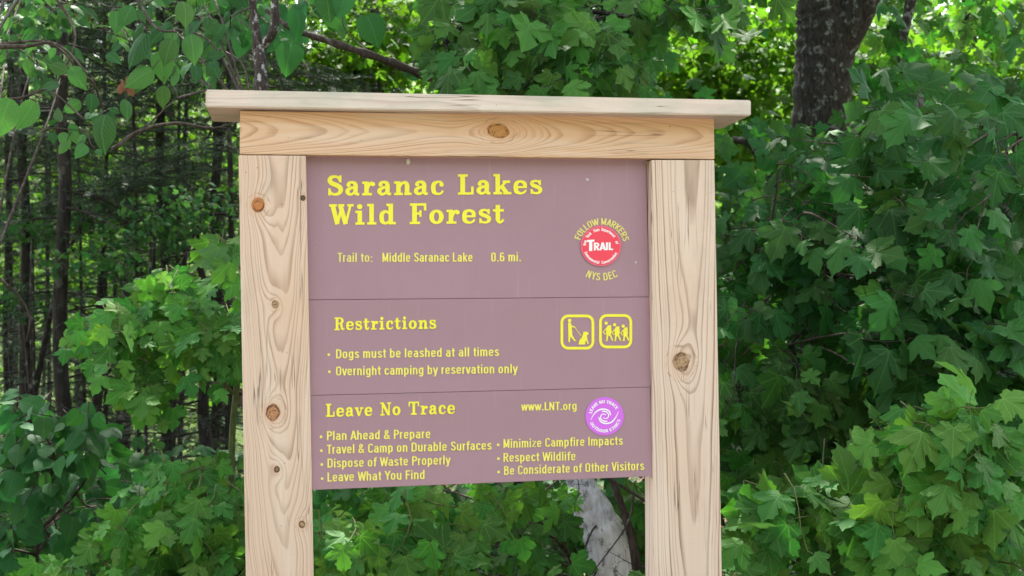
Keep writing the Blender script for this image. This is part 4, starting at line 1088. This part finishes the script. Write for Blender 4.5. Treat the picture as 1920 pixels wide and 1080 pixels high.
plant('striped_maple', 'slim lichen spotted tree forking with a crooked limb just above the cap plank', 'tree', b,
      [[(b, .034), (W(530, 800, 5.2), .030), (W(505, 400, 5.0), .026), (W(492, 170, 4.9), .022), (W(485, 95, 4.9), .022), (W(480, 60, 4.9), .016), (W(472, -10, 4.9), .014), (W(450, -300, 4.9), .01)],
       [(W(487, 120, 4.9), .010), (W(492, 88, 4.9), .017), (W(508, 66, 4.87), .017), (W(517, 30, 4.85), .015), (W(518, -40, 4.85), .014), (W(560, -400, 4.9), .01)]],
      [([(440, -30), (620, -30), (600, 60), (460, 60)], 5.0, 6.0, 12, .10, 2)],
      T_HEART, T_HEART, m_heart, m_lichen, 120, stem_name='limb', extra=basswood_extra)

# --- maple bough above the cap and leaning pale trunk
b = ground_below(950, 5.2)
plant('maple_tree', 'leafy maple whose dense green bough hangs low over the middle of the cap plank', 'tree', b,
      [[(b, .06), (W(955, 700, 5.2), .05), (W(945, 300, 5.1), .04), (W(940, 100, 5.0), .034), (W(950, -300, 5.0), .028)],
       [(W(942, 60, 5.0), .02), (W(1050, 20, 4.6), .012), (W(1180, 30, 4.3), .005)],
       [(W(942, 100, 5.0), .015), (W(860, 60, 4.6), .01), (W(820, 100, 4.4), .005)],
       [(W(945, -80, 5.0), .02), (W(1150, -120, 4.8), .014), (W(1400, -60, 4.8), .006)]],
      [([(830, -30), (1000, -30), (1010, 170), (860, 170), (800, 110)], 3.9, 4.7, 40, .102, 2),
       ([(990, -30), (1130, -30), (1180, 60), (1160, 150), (1000, 180)], 3.9, 4.8, 36, .10, 2),
       ([(1130, -40), (1440, -40), (1430, 10), (1300, 30), (1180, 60)], 4.2, 5.2, 24, .098, 2),
       ([(1120, 40), (1230, 50), (1230, 150), (1140, 180)], 4.8, 5.8, 10, .09, 2)],
      T_MAPLE, T_MAPLO, m_maple, m_bark, 300, stem_name='limb')
b = ground_below(1180, 4.9)
root = empty('birch_tree', Vector(b), 'leaning tree with pale blotched bark rising behind the right half of the board', 'tree')
T = Tubes(); pts = [(W(1196, 1250, 4.9), .075), (W(1146, 1060, 4.9), .080), (W(1112, 960, 4.9), .068), (W(1070, 870, 4.9), .056), (W(940, 500, 5.0), .045), (W(850, 60, 5.1), .038), (W(838, -60, 5.1), .036), (W(820, -700, 5.3), .02)]
pts[0] = (np.array((W(1196, 1250, 4.9)[0], W(1196, 1250, 4.9)[1], -.1)), .08)
P = curve_pts([p[0] for p in pts], 8); rr = curve_pts([(p[1], 0, 0) for p in pts], 8)[:, 0]
rr = rr * (1 + .04 * np.sin(np.arange(len(rr)) * 1.7)); T.add(P, rr, 12); T.build('trunk', m_birch, root)
T = Tubes(); T.add(curve_pts([W(845, 165, 5.0), W(800, 143, 5.0), W(700, 105, 4.9), W(600, 72, 4.9), W(545, 52, 4.9), W(500, 20, 5.0)], 6), np.linspace(.02, .008, 31) * (1 + .2 * np.sin(np.arange(31) * 2.1)), 8); T.build('dead_limb', m_twig, root)
T = Tubes(); T.add(curve_pts([W(775, 125, 4.8), W(786, 70, 4.8), W(792, 0, 4.8), W(800, -120, 4.8)], 6), .0035, 5)
T.add(curve_pts([W(700, 105, 4.9), W(650, 60, 4.9), W(640, 20, 4.9)], 4), .0025, 4); T.add(curve_pts([W(580, 160, 4.9), W(572, 120, 4.9), W(540, 112, 4.9), W(510, 125, 4.9)], 4), .003, 4)
T.build('twigs', m_twig, root, True)

# ------------------------------------------------------------------ the big trunk and its crown
b = ground_below(1530, 7.2)
root = empty('maple_tree', Vector(b), 'old maple with thick dark lichen patched trunk that forks near the top', 'tree')
T = Tubes(); pts = [(b + np.array((0, 0, -.2)), .20), (W(1528, 900, 7.2), .165), (W(1535, 500, 7.2), .150), (W(1540, 200, 7.2), .148), (W(1548, 60, 7.2), .150), (W(1532, -60, 7.2), .125), (W(1500, -500, 7.2), .10), (W(1480, -1100, 7.2), .06)]
P = curve_pts([p[0] for p in pts], 14); rr = curve_pts([(p[1], 0, 0) for p in pts], 14)[:, 0]
T.add(P, rr * (1 + .05 * np.sin(np.arange(len(rr)) * 1.9)), 20); T.build('trunk', m_bark, root)
T = Tubes(); pts = [(W(1550, 130, 7.2), .09), (W(1580, 70, 7.15), .10), (W(1615, 10, 7.1), .085), (W(1650, -80, 7.0), .08), (W(1800, -500, 6.6), .05)]
P = curve_pts([p[0] for p in pts], 8); T.add(P, curve_pts([(p[1], 0, 0) for p in pts], 8)[:, 0], 14); T.build('limb', m_bark, root)
T = Tubes(); T.add(curve_pts([W(1712, -20, 6.6), W(1700, 40, 6.6), W(1690, 100, 6.6), W(1692, 150, 6.6)], 6), np.linspace(.028, .012, 19), 8); T.build('limb', m_bark, root)
T = Tubes(); T.add(curve_pts([W(1375, 262, 6.6), W(1405, 270, 6.5), W(1432, 315, 6.5), W(1470, 370, 6.5)], 6), np.linspace(.018, .012, 19), 8)
T.add([W(1405, 270, 6.5), W(1402, 245, 6.5)], .012, 6); T.build('dead_limb', m_bark, root)
def cloud(lv, centre, rad, n, size, face=(0, -.35, .9), spread=.6, keep=None):
    """leaves in loose tufts through an ellipsoid"""
    c = np.array(centre, float); rad = np.array(rad, float); nt = max(4, n // 22); m = 0
    while m < nt:
        q = rng.normal(0, 1, 3); q = q / np.linalg.norm(q) * rng.uniform(0.15, 1) ** .5
        t = c + q * rad; m += 1
        if keep and not keep(t): continue
        P = t + rng.normal(0, 1, (22, 3)) * size * np.array((3.2, 3.2, 1.1))
        for p in P:
            lv.rows.append((p, rng.normal(0, .8, 3) + np.array((0, 0, -.35)), np.array(face) + rng.normal(0, spread, 3), size * rng.uniform(.6, 1.2), int(rng.integers(0, 97))))
lv = Leaves()
for (cx_, cy_, cz_, rx, ry, rz, n) in [(2.0, 4.2, 6.6, 3.4, 2.8, 1.8, 5200), (1.2, 1.8, 6.0, 3.6, 1.8, 1.1, 3600), (-2.2, 2.2, 6.6, 2.4, 2.4, 1.3, 2600), (4.0, 3.0, 5.2, 2.0, 2.2, 1.5, 2600)]:  # out-of-view crown, spread forward to keep the sun off the near plants
    cloud(lv, (cx_, cy_, cz_), (rx, ry, rz), n, .12)
# low outer leaves in view, right of and behind the trunk
for poly, d0, d1, n in [([(1600, -20), (1925, -20), (1925, 280), (1650, 300), (1590, 160)], 7.0, 8.4, 34)]:
    xs = [p[0] for p in poly]; ys = [p[1] for p in poly]; k = 0; tw = Tubes()
    while k < n:
        x, y = rng.uniform(min(xs), max(xs)), rng.uniform(min(ys), max(ys))
        if not in_poly(x, y, poly): continue
        k += 1; spray(lv, tw, W(x, y, rng.uniform(d0, d1)), rng.normal(0, 1, 3) * np.array((1, 1, .3)), .25, .10, 3)
lv.build(root, T_MAPLE, m_maple, 200, mass='crown', lo=T_MAPLO)
tw.build('twigs', m_twig, root, True)

# ------------------------------------------------------------------ spruce poles on the left
def needles(name, rows, root, mat):
    """flat herringbone sprays of short needles: rows of (point, direction, length)"""
    Vs = []
    for p, d, L in rows:
        d = unit(d); s_ = unit(np.cross(d, (0, 0, 1))); n = max(5, int(L / .016))
        t = np.linspace(0, 1, n)
        for sg in (-1, 1, 0):
            b0 = p + d * (t * L)[:, None] + rng.normal(0, .004, (n, 3))
            side = s_ * sg if sg else np.array((0, 0, 1.0))
            e = b0 + (side * .9 + d * .6 + rng.normal(0, .2, (n, 3))) * (.030 * (1.05 - t * .5))[:, None]
            w = d * .0028
            Vs.append(np.stack([b0 - w, b0 + w, e], 1))
    V = np.concatenate(Vs).reshape(-1, 3) - world_of(root); F = np.arange(len(V)).reshape(-1, 3)
    o = link(name, tri_mesh(name, V, F, mat, smooth=False), root); o['kind'] = 'stuff'
mn = Mat('spruce needles'); g_ = mn.n('NewGeometry')
m_needle = mn.base(mn.mix(mn.x(g_.outputs['Random Per Island']), (.012, .034, .016), (.045, .095, .045)), .55, .3)
def spruce(px, D, w_px, lean, label, top_px=-400, live=(2.2, 7.5), dead=(.4, 3.2), nl=26, green=True, mat=None, foot=None, taper=.6):
    b = ground_below(px + lean, D); r = w_px / 2 * D / FPX
    root = empty('spruce_tree', Vector(b), label, 'tree', 'slender spruces standing in the shade')
    top = W(px - lean * 1.5, top_px, D)
    P = np.linspace(b + np.array((0, 0, -.1)), top, 14); P[1:-1] += rng.normal(0, r * .35, (12, 3)) * np.array((1, 1, 0))
    T = Tubes(); T.add(cat_rom(P, 3), np.linspace(r * 1.25, r * taper, 40), 10); T.build('trunk', mat or m_spruce, root)
    H = top[2] - b[2]; tw = Tubes(); nr = []
    for i in range(nl):
        z = rng.uniform(dead[0], min(H, live[1])); q = b + (top - b) * min(z / H, .99)
        a = rng.uniform(0, 2 * math.pi); alive = z > live[0] and green
        L = rng.uniform(.35, 1.0) * (1.5 if alive else 1.0)
        d = np.array((math.cos(a), math.sin(a), rng.uniform(-.25, .1)))
        n = 7; t = np.linspace(0, 1, n)
        Q = q + d * (t * L)[:, None] + np.array((0, 0, -1)) * (.22 * L * t * t)[:, None] + rng.normal(0, .012, (n, 3)) * t[:, None]
        tw.add(Q, np.linspace(max(.004, r * .16), .0015, n), 4)
        s_ = unit(np.cross(d, (0, 0, 1)))
        for k in range(1, n):
            for sg in (-1, 1):
                if rng.uniform() < .25: continue
                l2 = L * (1.05 - t[k]) * rng.uniform(.35, .65) + .06
                dd = unit(d * .7 + s_ * sg * .9 + np.array((0, 0, -.12)) + rng.normal(0, .08, 3))
                E = Q[k] + dd * l2 + np.array((0, 0, -.1 * l2))
                tw.add([Q[k], (Q[k] + E) / 2 + np.array((0, 0, .02 * l2)), E], [.002, .0015, .0008], 3)
                if alive:
                    nr.append((Q[k], E - Q[k], l2))
                    for h in range(3):
                        p2 = Q[k] + (E - Q[k]) * rng.uniform(.2, .8); sd2 = unit(np.cross(dd, (0, 0, 1))) * rng.choice((-1, 1))
                        nr.append((p2, dd * .6 + sd2 * .7, l2 * .45))
    tw.build('twigs', m_spruce, root, True)
    if nr: needles('needles', nr, root, m_needle)
    return root
spruce(46, 8.0, 20, 0, 'dark spruce pole nearest the frame edge beside the hobblebush', nl=40, dead=(.3, 3))
spruce(116, 7.0, 27, 2, 'thicker spruce pole with pale lichen flecks on its straight trunk', nl=40, dead=(.3, 3), live=(2.5, 7))
spruce(305, 8.4, 19, 4, 'straight spruce trunk rising midway between the lichen flecked pole and the post', nl=36)
spruce(254, 7.6, 7, 8, 'pencil thin spruce stem with bare side twigs', nl=30, live=(2.4, 6))
spruce(404, 9.0, 19, -4, 'shadowy spruce trunk close behind the post with small knots', nl=36)
spruce(172, 7.8, 26, -18, 'leaning dead spruce trunk low among the hobblebush leaves', top_px=440, nl=22, green=False, dead=(.2, 2.2), taper=.3)
spruce(10, 9.0, 9, -8, 'thin spruce at the very edge of the wood', nl=26)
spruce(86, 10.5, 7, 10, 'spindly far spruce between two thicker poles', nl=24)
spruce(222, 9.4, 9, 12, 'bare spruce stem behind the arching maple bough', top_px=380, nl=22, live=(2.6, 5))
spruce(345, 10.2, 9, -12, 'far thin spruce in the bright gap', nl=26)
spruce(385, 7.4, 30, 6, 'spruce trunk flaring at its base above the low bright maple', top_px=380, nl=20, taper=.25, green=False, dead=(.3, 2.2))
spruce(430, 7.6, 11, 0, 'spruce with drooping boughs behind the end of the cap plank', nl=60, live=(1.5, 7), dead=(.6, 3))
spruce(196, 9.0, 8, 0, 'dense needled spruce filling the back of the dark wood', nl=70, live=(1.2, 7), dead=(1.0, 4))
spruce(20, 9.5, 8, 0, 'drooping needled spruce deep in the shade', nl=70, live=(1.2, 7), dead=(1.0, 4))
for k, (px, D, z0, z1, nl) in enumerate([(150, 8.6, .9, 7, 60), (330, 9.0, 1.2, 7, 60), (410, 8.4, 1.5, 7, 60), (90, 11.5, .6, 7, 60)]):
    spruce(px, D, 6, (14, -10, 22, -16)[k], ['bushy spruce behind the lichen flecked pole', 'dense spruce screening the bright gap', 'full spruce behind the upper end of the post',
           'distant dense spruce to the side of the lichen flecked pole'][k], nl=nl, live=(z0, z1), dead=(.4, 4.5))
# logs
def log(px0, py0, D0, px1, py1, D1, r, label, mat):
    a, c = W(px0, py0, D0), W(px1, py1, D1); m0 = (a + c) / 2
    root = empty('fallen_log', Vector(m0), label, 'log')
    n = 12; P = np.linspace(a, c, n) + rng.normal(0, r * .15, (n, 3)); T = Tubes()
    rr = np.full(n, r) * rng.uniform(.85, 1.1, n); P = np.vstack([P[0], P, P[-1]]); rr = np.concatenate([[r * .1], rr, [r * .1]])
    T.add(P, rr, 10); T.build('trunk', mat, root)
    T = Tubes(); T.add([P[5], P[5] + np.array((.02, -.1, .16))], [.012, .006], 5); T.build('broken_branch', mat, root)
log(255, 905, 11.0, 372, 872, 11.5, .035, 'reddish fallen log on the forest floor above the low bright maple', m_log)
log(405, 728, 8.2, 520, 770, 8.0, .045, 'broken rotten log leaning beside the post with small knots', m_log)
log(1300, 30, 11.0, 1500, 62, 11.5, .07, 'grey dead log hung up high behind the bright leaves', m_twig)

# ------------------------------------------------------------------ middle distance trees, far wood, undergrowth
def mid_tree(px, D, r, label, clumps, mat, size, lean=0.0, templ=None, top=-500):
    b = ground_below(px, D); root = empty('broadleaf_tree', Vector(b), label, 'tree', 'trees in the middle distance')
    T = Tubes(); top_ = W(px + lean, top, D); T.add(cat_rom([b + np.array((0, 0, -.1)), b * .6 + top_ * .4 + rng.normal(0, .1, 3), top_], 8), np.linspace(r, r * .5, 17), 8); T.build('trunk', m_bark, root)
    lv = Leaves(); tw = Tubes()
    for (cx_, cy_, w, h, d, n) in clumps:
        c = W(cx_, cy_, D + d); k = D / FPX
        cloud(lv, c, (w * k, .9, h * k), n, size, face=(0, -.2, 1.0), spread=.5)
        s_ = b + (top_ - b) * .5
        tw.add(cat_rom([s_, (s_ + c) / 2 + np.array((0, 0, .15)), c], 5), np.linspace(.02, .006, 11), 5)
    lv.build(root, templ or T_MAPLO, mat, 0, mass='crown'); tw.build('limb', m_bark, root)
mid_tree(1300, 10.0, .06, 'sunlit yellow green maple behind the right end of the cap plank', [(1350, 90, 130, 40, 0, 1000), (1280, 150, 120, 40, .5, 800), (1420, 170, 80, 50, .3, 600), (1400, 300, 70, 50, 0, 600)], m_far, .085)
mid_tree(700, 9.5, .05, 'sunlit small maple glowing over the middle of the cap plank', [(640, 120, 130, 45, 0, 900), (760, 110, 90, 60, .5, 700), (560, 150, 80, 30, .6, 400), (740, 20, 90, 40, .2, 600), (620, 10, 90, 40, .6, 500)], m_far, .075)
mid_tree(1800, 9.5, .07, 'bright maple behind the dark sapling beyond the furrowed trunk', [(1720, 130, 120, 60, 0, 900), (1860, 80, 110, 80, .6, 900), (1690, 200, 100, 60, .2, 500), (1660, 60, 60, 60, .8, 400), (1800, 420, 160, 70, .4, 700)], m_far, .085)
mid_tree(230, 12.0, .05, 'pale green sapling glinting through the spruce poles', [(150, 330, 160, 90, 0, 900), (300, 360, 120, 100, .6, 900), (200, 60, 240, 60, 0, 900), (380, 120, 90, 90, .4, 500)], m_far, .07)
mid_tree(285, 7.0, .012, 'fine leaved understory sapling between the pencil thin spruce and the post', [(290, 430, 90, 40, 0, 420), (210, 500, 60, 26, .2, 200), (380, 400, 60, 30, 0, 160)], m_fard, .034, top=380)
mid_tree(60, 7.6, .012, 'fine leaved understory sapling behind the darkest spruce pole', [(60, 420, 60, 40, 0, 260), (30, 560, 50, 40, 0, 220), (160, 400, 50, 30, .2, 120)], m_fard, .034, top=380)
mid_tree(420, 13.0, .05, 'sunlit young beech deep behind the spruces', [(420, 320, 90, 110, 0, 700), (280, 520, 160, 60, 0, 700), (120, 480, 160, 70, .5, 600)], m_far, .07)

lv = Leaves()
fw_root = None
def wood_mass(n, y0, y1, zmax, size, xr, lv, keep=1.0):
    k = 0
    while k < n:
        y = rng.uniform(y0, y1); x = rng.uniform(*xr(y)); z0 = float(terrain(np.array(x), np.array(y)))
        z = z0 + rng.uniform(.05, zmax)
        # gappy: threshold on a cheap 3-D wave field
        f = math.sin(x * 1.3 + y * .7) + math.sin(z * 1.9 + x * .8) + math.sin(y * 1.1 - z * 1.4 + 2)
        if f < keep - 1.6 : k += 20; continue
        k += 30
        P = np.array((x, y, z)) + rng.normal(0, 1, (30, 3)) * size * np.array((3.4, 3.4, 1.4))
        for p in P:
            lv.rows.append((p, rng.normal(0, .8, 3) + np.array((0, 0, -.3)), np.array((0, -.2, 1.0)) + rng.normal(0, .5, 3), size * rng.uniform(.6, 1.2), int(rng.integers(0, 97))))
def fr(y): 
    D = y + 2.87; c = .0218 + D * math.tan(YAW); h = D * .46; return (c - h, c + h)
wood_mass(34000, 13, 19, 7.5, .10, fr, lv)
wood_mass(36000, 20, 28, 10.5, .16, fr, lv)
wood_mass(24000, 30, 44, 13.0, .28, fr, lv, 0.6)
root = bpy.data.objects.new('far_wood', None); C.objects.link(root); props(root, 'sunlit leafy woodland closing off the view', kind='stuff')
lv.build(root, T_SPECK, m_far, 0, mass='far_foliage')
# trunks one can tell apart in the far wood
T = None
for k, (px, D, r) in enumerate([(640, 17, .09), (880, 19, .1), (1390, 16, .08), (1270, 21, .11), (1850, 15, .09), (1760, 19, .09), (150, 16, .07), (330, 18, .09), (420, 20, .1), (20, 15, .07)]):
    b = ground_below(px, D); T = Tubes(); top_ = W(px + rng.uniform(-40, 40), -700, D); T.add(np.linspace(b, top_, 8), np.linspace(r, r * .6, 8), 8)
    lab = ['grey far trunk behind the middle of the cap plank', 'far trunk behind the hanging maple bough', 'far trunk among the bright yellow green leaves', 'stout far trunk behind the right end of the cap plank',
           'far trunk beyond the dark sapling at the edge', 'far trunk behind the dark sapling and the thick fork', 'far trunk glimpsed past the lichen flecked pole', 'far trunk in the gap behind the pencil thin spruce', 'deepest trunk behind the post with small knots', 'far trunk past the dark spruce pole'][k]
    r_ = empty('broadleaf_tree', Vector(b), lab, 'tree', 'trunks of the far wood'); T.build('trunk', m_spruce, r_)
# low undergrowth
lv = Leaves(); k = 0
while k < 15000:
    y = rng.uniform(1.6, 12); x = rng.uniform(*fr(y)); z0 = float(terrain(np.array(x), np.array(y)))
    f = math.sin(x * 1.7 + y) + math.sin(y * 2.1 - x)
    h = .25 + .35 * max(0, f); k += 22
    P = np.array((x, y, z0 + rng.uniform(.05, h))) + rng.normal(0, 1, (22, 3)) * np.array((.16, .16, .05))
    for p in P: lv.rows.append((p, rng.normal(0, .8, 3) + np.array((0, 0, -.2)), np.array((0, -.3, 1.0)) + rng.normal(0, .4, 3), .06 * rng.uniform(.6, 1.3), int(rng.integers(0, 97))))
root = bpy.data.objects.new('undergrowth', None); C.objects.link(root); props(root, 'low leafy undergrowth on the forest floor', kind='stuff')
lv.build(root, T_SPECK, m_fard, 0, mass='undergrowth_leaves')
# shrubs behind the near saplings, dim
lv = Leaves()
for (cx_, cy_, w, h, D, n) in [(1650, 480, 330, 300, 5.7, 2600), (1480, 820, 180, 170, 5.5, 1100), (1800, 850, 200, 150, 5.2, 1000), (850, 1000, 230, 60, 6.2, 700), (1100, 1000, 120, 60, 5.8, 300), (300, 1000, 300, 90, 6.0, 700), (640, 980, 80, 60, 5.6, 400), (1450, 560, 120, 140, 7.6, 500), (1060, 90, 160, 90, 6.4, 500)]:
    cloud(lv, W(cx_, cy_, D), (w * D / FPX, .7, h * D / FPX), n, .085, face=(0, -.5, .8))
root = bpy.data.objects.new('understory', None); C.objects.link(root); props(root, 'dim leafy understory filling the wood behind the saplings', kind='stuff')
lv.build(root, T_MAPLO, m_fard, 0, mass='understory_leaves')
